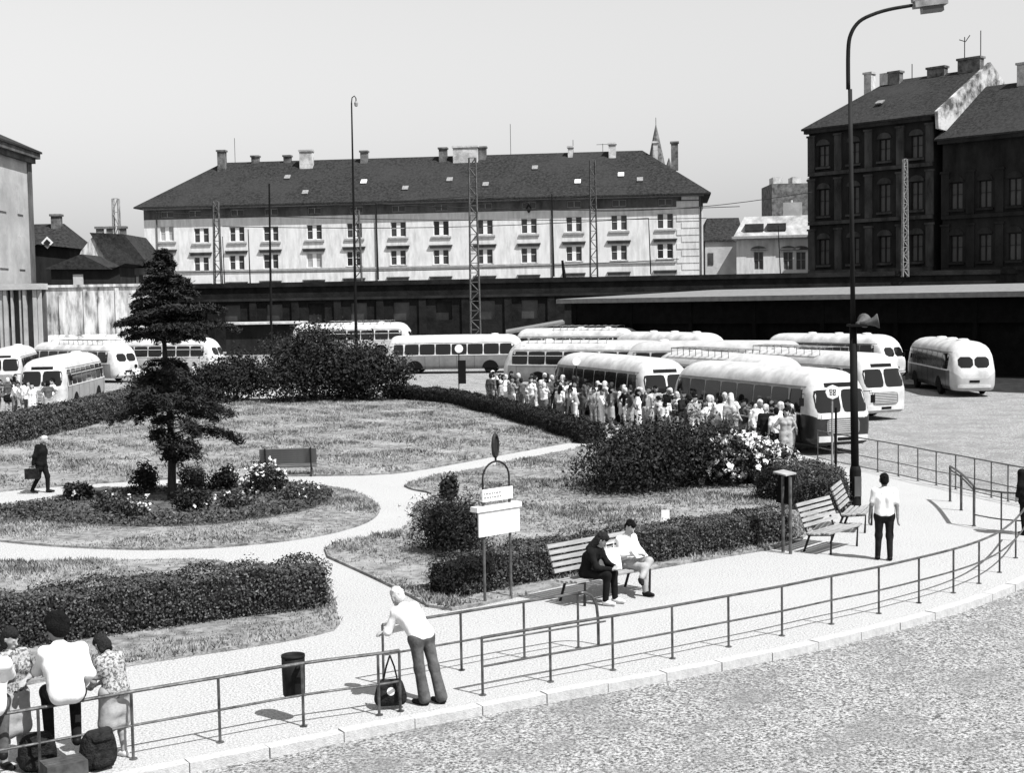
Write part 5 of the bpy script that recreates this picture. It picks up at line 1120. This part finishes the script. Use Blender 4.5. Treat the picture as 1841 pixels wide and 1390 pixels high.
def person_prims(J, sex='m', top='short', bottom='trousers', hair='short', fat=1.0, fingers=False, flare=0.0, sole=.035):
    """labels: 0 skin, 1 top, 2 bottom, 3 hair, 4 shoe"""
    P = dict(skin=[], top=[], bottom=[], hair=[], shoe=[]); f = fat
    hd = Vector(J['head']); lk = Vector(J['look']).normalized(); up = (hd - Vector(J['neck'])).normalized(); up = (up - lk * up.dot(lk)).normalized(); sd = lk.cross(up)
    v = lambda x, y, z: tuple(hd + sd * x + lk * y + up * z)
    S_ = P['skin']
    S_.append((v(0, -.015, .045), v(0, .0, -.005), .088, .080)); S_.append((v(0, .02, -.03), v(0, .045, -.085), .068, .042))      # skull, jaw
    S_.append((v(0, .085, .0), v(0, .108, -.032), .010, .016)); S_.append((v(-.025, .083, -.068), v(.025, .083, -.068), .009, .009))      # nose, mouth
    S_.append((v(-.035, .078, .022), v(-.03, .08, .022), .010, .010)); S_.append((v(.035, .078, .022), v(.03, .08, .022), .010, .010))
    for s in (-1, 1): S_.append((v(s * .084, -.01, .02), v(s * .086, -.012, -.025), .018, .013))
    S_.append((v(0, -.02, -.06), J['neck'], .054, .058))
    pel, ch, nk = J['pelvis'], J['chest'], J['neck']; sL, sR = Vector(J['shL']), Vector(J['shR']); ax = (sL - sR).normalized(); hx = (Vector(J['hipL']) - Vector(J['hipR'])).normalized()
    ww = .085 if sex == 'm' else .07
    T = [(vadd(pel, hx, .075), vadd(ch, ax, ww), .10 * f, .105 * f), (vadd(pel, hx, -.075), vadd(ch, ax, -ww), .10 * f, .105 * f), (vadd(ch, ax, .10), lerp(ch, nk, .62), .10 * f, .085), (vadd(ch, ax, -.10), lerp(ch, nk, .62), .10 * f, .085), (J['shL'], J['shR'], .062, .062), (lerp(ch, nk, .7), nk, .08, .055)]
    if sex == 'f': 
        fw = Vector(J.get('front', tuple(ax.cross(Vector((0, 0, 1)))))); 
        for s in (-1, 1): T.append((vadd(vadd(ch, ax, s * .07), tuple(fw), .06), vadd(vadd(ch, ax, s * .07), tuple(fw), .075), .06, .055))
    for p in T: S_.append((p[0], p[1], p[2] * .93, p[3] * .93))
    for s in 'LR':
        sh, el, wr = J['sh' + s], J['el' + s], J['wr' + s]
        S_.append((sh, el, .052 * f, .040)); S_.append((el, wr, .041, .028))
        hdir = Vector(J['hand' + s]).normalized() if J['hand' + s] else (Vector(wr) - Vector(el)).normalized(); wv = Vector(wr)
        pal = hdir.cross(Vector((0, 0, 1)));  pal = pal.normalized() if pal.length > .2 else Vector((0, 1, 0)) * (1 if s == 'L' else -1)
        if abs(hdir.z) > .8: pal = Vector((0, -1, 0))
        nrm = hdir.cross(pal).normalized()
        if fingers:
            S_.append((tuple(wv + pal * .018), tuple(wv + hdir * .085 + pal * .026), .019, .016)); S_.append((tuple(wv - pal * .018), tuple(wv + hdir * .08 - pal * .026), .019, .016))
            for q, ln in zip((.034, .012, -.011, -.033), (.066, .076, .070, .054)):
                r0 = wv + hdir * .09 + pal * q; r1 = r0 + hdir * ln * .55 + nrm * .006; r2 = r1 + hdir * ln * .42 + nrm * .022
                S_.append((tuple(r0), tuple(r1), .0098, .009)); S_.append((tuple(r1), tuple(r2), .009, .0075))
            th0 = wv + hdir * .025 + pal * .03; th1 = th0 + hdir * .035 + pal * .03; S_.append((tuple(th0), tuple(th1), .013, .011)); S_.append((tuple(th1), tuple(th1 + hdir * .035 + pal * .006), .010, .009))
        else: S_.append((wr, tuple(wv + hdir * .13), .034, .024)); S_.append((tuple(wv + hdir * .03 + pal * .02), tuple(wv + hdir * .07 + pal * .05), .014, .011))
        hp, kn, an = J['hip' + s], J['kn' + s], J['an' + s]
        S_.append((hp, kn, .082 * f, .055)); S_.append((kn, lerp(kn, an, .4), .053, .056)); S_.append((lerp(kn, an, .4), an, .056, .036))
        toe = J['toe' + s] or vadd(an, (0, -.17, -.045)); an0 = vadd(an, (0, .02, -.035))
        P['shoe'].append((an0, toe, .042, .034)); P['shoe'].append((an0, lerp(an0, toe, .5), .044, .046)); S_.append((an, an0, .036, .034))
    inf = .013
    for p in T: P['top'].append((p[0], p[1], p[2] + inf, p[3] + inf))
    for s in 'LR':
        sh, el, wr = J['sh' + s], J['el' + s], J['wr' + s]
        if top == 'long': P['top'] += [(sh, el, .066 * f, .052), (el, lerp(el, wr, .93), .053, .042)]
        elif top == 'short': P['top'] += [(sh, lerp(sh, el, .72), .068 * f, .062)]
        elif top == 'coat': P['top'] += [(sh, el, .075 * f, .062), (el, lerp(el, wr, .96), .062, .05)]
    if top == 'coat':
        fw2 = (Vector(J['knL']) - Vector(J['hipL'])); kk = lerp(J['hipL'], J['knL'], .35); k2 = lerp(J['hipR'], J['knR'], .35)
        P['top'] += [(vadd(pel, hx, .08), vadd(kk, hx, .02), .125, .11), (vadd(pel, hx, -.08), vadd(k2, hx, -.02), .125, .11)]
    elif top != 'tucked': P['top'] += [(vadd(pel, hx, .07), vadd(pel, hx, -.07), .118 * f, .118 * f)]
    if bottom in ('trousers', 'shorts'):
        P['bottom'] += [(J['hipL'], J['hipR'], .112 * f, .112 * f), (vadd(pel, hx, .06), vadd(pel, hx, -.06), .108 * f, .108 * f)]
        for s in 'LR':
            hp, kn, an = J['hip' + s], J['kn' + s], J['an' + s]
            if bottom == 'trousers': P['bottom'] += [(hp, kn, .098 * f, .070), (kn, lerp(kn, an, .97), .070, .055 + flare)]
            else: P['bottom'] += [(hp, lerp(hp, kn, .7), .098 * f, .088)]
    else:
        ln = {'skirt': 1.0, 'mini': .6, 'long': 1.35}[bottom]; kL, kR = lerp(J['hipL'], J['knL'], ln), lerp(J['hipR'], J['knR'], ln)
        P['bottom'] += [(vadd(pel, hx, .05), vadd(pel, hx, -.05), .115, .115), (J['hipL'], kL, .125, .125), (J['hipR'], kR, .125, .125), (J['hipL'], J['hipR'], .12, .12), (lerp(pel, kL, .6), lerp(pel, kR, .6), .13, .13), (kL, kR, .115, .115)]
    if hair == 'short': P['hair'] += [(v(0, -.03, .062), v(0, -.045, -.005), .090, .083), (v(0, .03, .085), v(0, -.02, .09), .060, .068)]
    elif hair == 'bushy': P['hair'] += [(v(0, -.03, .075), v(0, -.055, -.01), .112, .105), (v(0, .04, .105), v(0, -.02, .11), .075, .085), (v(.06, -.02, .03), v(-.06, -.02, .03), .08, .08)]
    elif hair == 'long': P['hair'] += [(v(0, -.03, .062), v(0, -.045, -.005), .094, .09), (v(0, .03, .085), v(0, -.02, .09), .064, .07), (v(.05, -.05, 0), v(.075, -.06, -.26), .06, .045), (v(-.05, -.05, 0), v(-.075, -.06, -.26), .06, .045), (v(0, -.07, 0), v(0, -.09, -.28), .07, .055)]
    elif hair == 'bob': P['hair'] += [(v(0, -.03, .062), v(0, -.045, -.02), .096, .094), (v(0, .03, .085), v(0, -.02, .09), .064, .07), (v(.06, -.03, 0), v(.07, -.02, -.08), .045, .04), (v(-.06, -.03, 0), v(-.07, -.02, -.08), .045, .04)]
    elif hair == 'none': pass
    elif hair == 'cap': P['hair'] += [(v(0, -.02, .075), v(0, -.03, .06), .095, .095), (v(0, .09, .055), v(0, .12, .045), .03, .02)]
    if hair in ('short', 'bushy', 'long', 'bob') and fingers:
        rr_ = random.Random(int(abs(hd.x * 977 + hd.z * 1333)) + 3); kk = 1.35 if hair == 'bushy' else 1.08
        for _ in range(46 if hair == 'bushy' else 26):
            a_, b_ = rr_.uniform(0, 2 * math.pi), rr_.uniform(-.1, 1.4); x_, y_, z_ = math.cos(a_) * math.cos(b_), math.sin(a_) * math.cos(b_), math.sin(b_)
            if y_ > .45 and z_ < .75: continue
            p0 = v(x_ * .078 * kk, -.03 + y_ * .085 * kk, .045 + z_ * .095 * kk); p1 = vadd(p0, (rr_.uniform(-.02, .02), rr_.uniform(-.02, .02), rr_.uniform(-.025, .012))); rad = rr_.uniform(.016, .032) * (1.25 if hair == 'bushy' else .8)
            P['hair'].append((p0, p1, rad, rad * .6))
    return P
def make_person(label, loc, rz, J, cols, h=.011, scale=1.0, name='person', group=None, **kw):
    """detailed person: skin is one continuous mesh, clothes and hair are its children"""
    JJ = dict(STAND); JJ.update(J); P = person_prims(JJ, fingers=h < .012, **kw)
    o = bpy.data.objects.new(name, sdf_mesh('person', [p + (0,) for p in P['skin']], h if h > .0095 else .0095, [cols[0]], .022)); link(o); o.location = loc; o.rotation_euler = (0, 0, rz); o.scale = (scale,) * 3
    tag(o, label, 'person', group)
    for key, nm, m, kk in (('bottom', 'trousers' if kw.get('bottom', 'trousers') in ('trousers', 'shorts') else 'skirt', cols[2], .05), ('top', 'coat' if kw.get('top') == 'coat' else 'shirt', cols[1], .05), ('hair', 'hair', cols[3], .012)):
        if P[key]: inst(nm, sdf_mesh(nm, [p + (0,) for p in P[key]], h * 1.15, [m], kk), o)
    for k_ in (0, 2): inst('shoe', sdf_mesh('shoe', [p + (0,) for p in P['shoe'][k_:k_ + 2]], h * 1.15, [cols[4]], .03), o)
    return o
def crowd_mesh(J, h=.022, **kw):
    JJ = dict(STAND); JJ.update(J); P = person_prims(JJ, **kw); pr = []
    for i, key in enumerate(('skin', 'top', 'bottom', 'hair', 'shoe')): pr += [p + (i,) for p in P[key]]
    return sdf_mesh('person', pr, h, [M['skin'], M['cwhite'], M['cdark'], M['hairk'], M['shoe']], .03)
def rot_pts(J, names, pivot, axis, ang):
    """bend some joints about a pivot"""
    m = Matrix.Rotation(ang, 3, axis); out = dict(J); pv = Vector(pivot)
    for n in names: out[n] = tuple(m @ (Vector(J[n]) - pv) + pv)
    return out

# ---- man in the white shirt seen from behind
make_person('man seen from behind in white shirt and dark trousers on the pavement', G(1590, 1007), R(172), dict(elL=(.26, .03, 1.13), wrL=(.29, -.02, .87), elR=(-.24, .05, 1.12), wrR=(-.25, .10, .88), anL=(.13, -.02, .08), anR=(-.10, .08, .08), knR=(-.10, .02, .5), hipR=(-.10, 0, .9)), (M['skind'], M['cwhite'], M['cdark'], M['hairk'], M['shoe']), h=.010, scale=1.0, bottom='trousers', top='short')
# ---- man leaning on the railing (facing left, bent forward)
J = dict(STAND); J.update(anL=(.10, .16, .08), anR=(-.09, .30, .08), knL=(.11, .08, .50), knR=(-.10, .16, .49), hipL=(.10, .02, .90), hipR=(-.10, .04, .90), pelvis=(0, .03, .94), chest=(0, -.16, 1.16), neck=(0, -.30, 1.28), head=(0, -.40, 1.40), look=(-.1, -.85, -.45), shL=(.18, -.26, 1.25), shR=(-.18, -.26, 1.25), elL=(.26, -.36, .98), elR=(-.22, -.42, .96), wrL=(.08, -.56, .93), wrR=(.02, -.60, .90), handL=(-1, -.3, -.1), handR=(1, -.3, -.1), toeL=(.12, -.02, .035), toeR=(-.11, .12, .035))
make_person('man in white shirt bending over the railing end, flared dark trousers', G(757, 1262), R(-128), J, (M['skin'], M['cwhite'], M['cmid'], M['hairg'], M['shoe']), h=.010, scale=.98, bottom='trousers', top='long', flare=.03)
# ---- couple on the bench
SIT = dict(pelvis=(0, .06, .54), chest=(0, .10, .84), neck=(0, .08, 1.03), head=(0, .03, 1.19), look=(0, -1, -.35), shL=(.185, .10, .98), shR=(-.185, .10, .98), elL=(.25, .0, .74), elR=(-.25, .0, .74), wrL=(.10, -.22, .70), wrR=(-.10, -.22, .70), handL=(-.6, -.8, .1), handR=(.6, -.8, .1),
           hipL=(.10, .03, .53), hipR=(-.10, .03, .53), knL=(.13, -.40, .54), knR=(-.13, -.40, .54), anL=(.13, -.42, .09), anR=(-.13, -.36, .09))
JW = dict(SIT); JW.update(chest=(0, -.02, .82), neck=(0, -.16, .99), head=(0, -.24, 1.13), look=(.25, -.8, -.7), shL=(.17, -.10, .94), shR=(-.17, -.10, .94), elL=(.22, -.24, .68), elR=(-.22, -.24, .68), wrL=(.08, -.46, .66), wrR=(-.06, -.46, .64))
bl = BEN1.location; rb_ = BEN1.rotation_euler[2]
def on_bench(dx, dy=-.06): return (bl.x + math.cos(rb_) * dx - math.sin(rb_) * dy, bl.y + math.sin(rb_) * dx + math.cos(rb_) * dy, 0.0)
make_person('long-haired woman in dark clothes bent forward on the bench', on_bench(-.55, -.12), rb_ + R(18), JW, (M['skin'], M['cblack'], M['cblack'], M['hairm'], M['shoew']), h=.0105, sex='f', top='long', hair='long', bottom='trousers')
JM = dict(SIT); JM.update(knL=(.02, -.42, .62), anL=(-.26, -.46, .36), toeL=(-.36, -.56, .28), knR=(-.14, -.40, .53), anR=(-.12, -.44, .09), head=(0, .0, 1.19), look=(-.1, -1, -.55), wrL=(.09, -.2, .74), wrR=(-.09, -.2, .74))
make_person('man in white shirt and pale trousers reading with crossed legs on the bench', on_bench(.58, -.04), rb_ + R(4), JM, (M['skin'], M['cwhite'], M['clight'], M['hairk'], M['shoe']), h=.0105, top='long', bottom='trousers')
nb = MB(); nb.box((0, 0, .2), (.36, .20, .40), (R(-10), 0, 0)); nb.tube([(-.1, 0, .4), (-.1, 0, .5), (.1, 0, .5), (.1, 0, .4)], .012, 6); q = on_bench(.10, .02)
o = nb.build('carrier_bag', M['cwhite']); o.location = (q[0], q[1], .46); o.rotation_euler = (0, 0, rb_); tag(o, 'white bag standing on the bench between the two sitters', 'bag')
nb = MB(); nb.box((0, 0, 0), (.30, .02, .22), (R(-50), 0, 0)); q = on_bench(.55, -.28); o = nb.build('booklet', M['paper']); o.location = (q[0], q[1], .76); o.rotation_euler = (0, 0, rb_); tag(o, 'open white booklet held by the man on the bench', 'booklet')
# ---- walking man in dark suit
J = dict(STAND); J.update(anL=(.09, -.14, .09), knL=(.10, -.14, .50), anR=(-.09, .26, .13), knR=(-.10, .06, .50), toeR=(-.09, .11, .04), toeL=(.09, -.32, .05), chest=(0, -.03, 1.25), neck=(0, -.08, 1.43), head=(0, -.14, 1.58), elR=(-.24, .10, 1.12), wrR=(-.23, .16, .88), elL=(.24, .06, 1.11), wrL=(.24, -.04, .9))
sm_ = make_person('white-haired man in black suit walking on the left path', G(76, 887), R(88), J, (M['skin'], M['cblack'], M['cblack'], M['hairg'], M['shoe']), h=.013, scale=.98, top='coat', bottom='trousers', fat=1.18)
s = MB(); s.box((0, 0, 0), (.10, .40, .30)); s.tube([(0, -.08, .15), (0, -.06, .21), (0, .06, .21), (0, .08, .15)], .012, 6); o = s.build('briefcase', M['bagdk']); q = G(76, 887); o.location = (q.x - .20, q.y - .24, .60); o.rotation_euler = (0, 0, R(88)); tag(o, 'dark briefcase carried by the man in the black suit', 'bag')
# ---- seated group at the left railing
SITR = dict(SIT); 
for k_ in list(SITR):
    if k_ not in ('look', 'handL', 'handR') and SITR[k_]: SITR[k_] = (SITR[k_][0], SITR[k_][1], SITR[k_][2] + .40)
SITR.update(anL=(.15, -.28, .34), anR=(-.13, -.22, .34), knL=(.15, -.40, .86), knR=(-.15, -.40, .86), toeL=None, toeR=None)
ra, rb2 = G(73, 1400), G(240, 1366); rd = (rb2 - ra).normalized(); rang = math.atan2(rd.y, rd.x)
def on_rail(f, off=.0, z=0): p = ra.lerp(rb2, f); return (p.x - rd.y * off, p.y + rd.x * off, z)
JB = dict(SITR); JB.update(chest=(.02, -.02, 1.24), neck=(.04, -.10, 1.44), head=(.06, -.15, 1.61), look=(.75, -.6, -.25), shL=(.20, -.04, 1.38), shR=(-.18, -.04, 1.38), elL=(.26, -.22, 1.15), elR=(-.27, .0, 1.10), wrL=(.10, -.42, 1.10), wrR=(-.20, -.18, .92))
make_person('bushy-haired man in loose white shirt sitting on the left railing, back turned', on_rail(.30, .02, -.04), rang + R(172), JB, (M['skind'], M['cwhite'], M['cdark'], M['hairk'], M['shoe']), h=.0105, scale=1.06, top='long', hair='bushy', fat=1.03)
JC = dict(SITR); JC.update(chest=(0, -.06, 1.22), neck=(0, -.16, 1.40), head=(0, -.24, 1.54), look=(.2, -.8, -.6), elL=(.25, -.25, 1.14), wrL=(.12, -.44, 1.02), elR=(-.25, -.22, 1.14), wrR=(-.12, -.44, 1.02))
make_person('person in white shirt at the left edge, sitting on the railing', on_rail(-.50, .02, -.04), rang + R(165), JC, (M['skind'], M['cwhite'], M['cmid'], M['hairm'], M['shoe']), h=.012, scale=1.06, top='short', hair='bob', fat=1.02)
JD = dict(STAND); JD.update(pelvis=(0, .04, .93), chest=(0, -.04, 1.22), neck=(0, -.12, 1.38), head=(0, -.20, 1.50), look=(.1, -.7, -.75), shL=(.165, -.08, 1.33), shR=(-.165, -.08, 1.33), elL=(.22, -.14, 1.08), elR=(-.22, -.14, 1.08), wrL=(.08, -.34, .96), wrR=(-.08, -.34, .96))
make_person('woman in patterned blouse and pale skirt with bowed head at the railing post', on_rail(.86, .16, 0), rang + R(205), JD, (M['skin'], M['cpat'], M['clight'], M['hairm'], M['shoew']), h=.0105, scale=.90, sex='f', top='short', bottom='skirt', hair='bob')
make_person('person in patterned blouse standing behind the sitters at the left edge', on_rail(-.12, .62, 0), rang + R(20), dict(elL=(.22, -.12, 1.14), wrL=(.04, -.24, 1.12), look=(.3, -.9, -.3)), (M['skin'], M['cpat'], M['clight'], M['hairm'], M['shoe']), h=.0115, scale=.94, sex='f', top='short', bottom='skirt', hair='bob')
def rucksack(label, loc, rz, sc, m='bagdk'):
    t = thing('rucksack', label, 'bag', loc, rz)
    o = inst('body', sdf_mesh('body', [((-.14, 0, .15), (.14, 0, .15), .16, .16, 0), ((-.14, 0, .27), (.14, 0, .27), .165, .165, 0), ((-.13, 0, .39), (.13, 0, .39), .155, .155, 0), ((-.11, 0, .48), (.11, 0, .48), .14, .14, 0)], .02, [M[m]], .06), t)
    inst('pocket', sdf_mesh('pocket', [((-.1, -.17, .14), (.1, -.17, .14), .09, .09, 0), ((-.09, -.17, .24), (.09, -.17, .24), .07, .07, 0)], .015, [M[m]], .04), t)
    inst('top_flap', sdf_mesh('top_flap', [((-.14, -.04, .56), (.14, -.04, .56), .09, .09, 0), ((-.12, -.14, .5), (.12, -.14, .5), .05, .05, 0)], .015, [M[m]], .05), t)
    for x in (-.1, .1): s = MB(); s.tube([(x, .12, .58), (x * 1.2, .24, .45), (x * 1.2, .22, .25), (x, .14, .1)], .018, 6); s.build('strap', M['iron'], t)
    t.scale = (sc,) * 3; return t
rucksack('big dark rucksack on the ground before the woman at the railing post', on_rail(.60, -.06), rang + R(10), .74)
rucksack('dark bag on the ground under the man sitting on the railing', on_rail(.05, .30), rang + R(-20), .72)
s = MB(); s.box((0, 0, .12), (.46, .32, .24)); s.box((0, -.02, .243), (.44, .02, .01)); o = s.build('cardboard_box', M['card']); o.location = on_rail(.18, -.26); o.rotation_euler = (0, 0, rang); tag(o, 'cardboard box on the pavement at the bottom left corner', 'box')
# bag hung on the railing end
q = G(700, 1284); t = thing('shoulder_bag', 'dark shoulder bag hung at the railing end by the leaning man', 'bag', (q.x, q.y + .22, .02), R(10), scale=1.08)
inst('body', sdf_mesh('body', [((-.12, 0, .10), (.12, 0, .10), .08, .08, 0), ((-.11, 0, .17), (.11, 0, .17), .075, .075, 0), ((-.10, 0, .24), (.10, 0, .24), .065, .065, 0), ((-.09, 0, .30), (.09, 0, .30), .055, .055, 0)], .014, [M['bagdk']], .06), t)
for sg_ in (-1, 1): s = MB(); s.tube([(sg_ * .09, -.03, .33), (sg_ * .05, -.05, .52), (0, -.04, .66)], .012, 6); s.build('strap', M['bagdk'], t)
s = MB(); s.lathe([(.05, 0), (.05, .01)], 12, (0, -.075, .22), 'Y'); s.build('buckle', M['enamel'], t)
# ---- person in dark coat at the right edge, person behind the lamp post
make_person('person in black coat cut by the right edge beside the gate railing', G(1848, 962), R(200), dict(), (M['skin'], M['cblack'], M['cblack'], M['hairk'], M['shoe']), h=.014, scale=1.0, top='coat', hair='long', fat=1.15)

# ---- the waiting crowd
VAR = [
    (crowd_mesh(dict(), top='short'), 'm'),
    (crowd_mesh(dict(elL=(.30, .0, 1.16), wrL=(.20, -.20, 1.22), anL=(.13, -.06, .08), head=(.01, -.04, 1.62)), top='long'), 'm'),
    (crowd_mesh(dict(elR=(-.36, .08, 1.16), wrR=(-.19, .02, 1.0), elL=(.36, .08, 1.16), wrL=(.19, .02, 1.0)), top='short', hair='bob', sex='f', bottom='skirt'), 'f'),
    (crowd_mesh(dict(look=(.7, -.7, 0), anR=(-.13, .1, .08)), top='short', hair='long', sex='f', bottom='skirt'), 'f'),
    (crowd_mesh(dict(look=(-.8, -.5, -.1), elR=(-.28, -.12, 1.14), wrR=(-.14, -.30, 1.20)), top='long', hair='short', fat=1.15), 'm'),
    (crowd_mesh(dict(elR=(-.22, -.2, 1.2), wrR=(-.12, -.16, 1.45), look=(.3, -.9, .1)), top='none', hair='bob', sex='f', bottom='mini'), 'f'),
    (crowd_mesh(dict(pelvis=(0, .05, .93), chest=(0, -.06, 1.22), neck=(0, -.16, 1.39), head=(0, -.24, 1.52), look=(0, -.8, -.5), shL=(.18, -.1, 1.34), shR=(-.18, -.1, 1.34), elL=(.22, -.2, 1.08), wrL=(.14, -.3, .86), elR=(-.22, -.2, 1.08), wrR=(-.14, -.3, .86)), top='short', bottom='trousers'), 'm'),
]
TOPS = [('cwhite', 'white'), ('cmid', 'charcoal'), ('clight', 'pale'), ('cpat', 'patterned'), ('cdark', 'dark'), ('cwhite', 'white'), ('cwhite', 'white')]
BOTS = [('cdark', 'dark'), ('cmid', 'dark'), ('clight', 'pale'), ('cgrey', 'grey'), ('cwhite', 'white')]
SEEN = set()
def crowd_person(px, py, vi, ti, bi, hair, rz, sc, where, grp, label=None, skin='skin'):
    me_, sx = VAR[vi]; p = G(px, py); o = bpy.data.objects.new('person', me_); link(o); o.location = (p.x, p.y, 0); o.rotation_euler = (0, 0, rz); o.scale = (sc,) * 3
    sk = VAR[vi][1] == 'f'; HN = {'hairk': 'black-haired', 'hairm': 'brown-haired', 'hairg': 'grey-haired'}
    mk = lambda t_, b_, h_: '%s %s in %s top and %s %s waiting %s' % (HN[h_], 'woman' if sk else 'man', TOPS[t_][1], BOTS[b_][1], 'skirt' if sk else 'trousers', where)
    if label is None:
        for k_ in range(60):
            if mk(ti, bi, hair) not in SEEN: break
            bi = (bi + 1) % 5
            if k_ % 5 == 4: hair = ['hairk', 'hairm', 'hairg'][(k_ // 5) % 3]
            if k_ % 15 == 14: ti = (ti + 1) % 7
        label = mk(ti, bi, hair); SEEN.add(label)
    bt, bn = BOTS[bi]; tt, tn = TOPS[ti]
    for i, m in enumerate((skin, tt, bt, hair, 'shoe')): o.material_slots[i].link = 'OBJECT'; o.material_slots[i].material = M[m]
    tag(o, label, 'person', grp)
    return o
rc = random.Random(5)
GRP = 'passengers waiting along the coaches'
used = []
clus = [rc.random() for _ in range(20)]
for i in range(104):
    for tr in range(40):
        f = min(1, max(0, clus[i % 20] + rc.gauss(0, .022))) if i < 66 else rc.random(); px = 880 + f * 545; py = 738 + (px - 885) * .165 - rc.random() * 15 + rc.uniform(-1, 2)
        p = G(px, py)
        if all((p - q).length > .52 for q in used): break
    used.append(p)
    vi = rc.randrange(7); where = 'at the left end of the crowd' if px < 985 else ('in the crowd before the middle coach' if px < 1200 else 'in the crowd beside the nearest coach')
    crowd_person(px, py, vi, rc.randrange(7), rc.randrange(5), rc.choice(['hairk', 'hairk', 'hairm', 'hairg']), rc.uniform(-3.1, 3.1), (rc.uniform(.88, 1.07) if rc.random() > .08 else rc.uniform(.62, .75)), where, GRP, skin=rc.choice(['skin', 'skind']))
crowd_person(1413, 829, 2, 2, 2, 'hairk', R(10), .98, '', GRP, 'woman in pale dress with hands on hips at the right end of the crowd')
crowd_person(1378, 824, 4, 4, 0, 'hairg', R(170), 1.02, '', GRP, 'grey-haired person in black clothes beside the woman with hands on hips')
crowd_person(1396, 826, 0, 0, 0, 'hairk', R(185), .97, '', GRP, 'person in white top right behind the woman with hands on hips')
used = []
for i in range(24):
    for tr in range(30):
        px = rc.uniform(-20, 122); py = 757 - (px) * .06 - rc.random() * 22; p = G(px, py)
        if all((p - q).length > .5 for q in used): break
    used.append(p)
    crowd_person(px, py, rc.randrange(7), rc.choice([0, 0, 1, 2, 3, 5]), rc.randrange(5), rc.choice(['hairk', 'hairm']), rc.uniform(-3.1, 3.1), rc.uniform(.93, 1.05), 'beside the front left coach', 'passengers at the left coaches')
for (px, py) in [(246, 705), (262, 708), (350, 700)]:
    crowd_person(px, py, rc.randrange(7), 0, 0, 'hairk', rc.uniform(-3, 3), 1.0, 'behind the spruce near the left hedge', 'people behind the spruce')
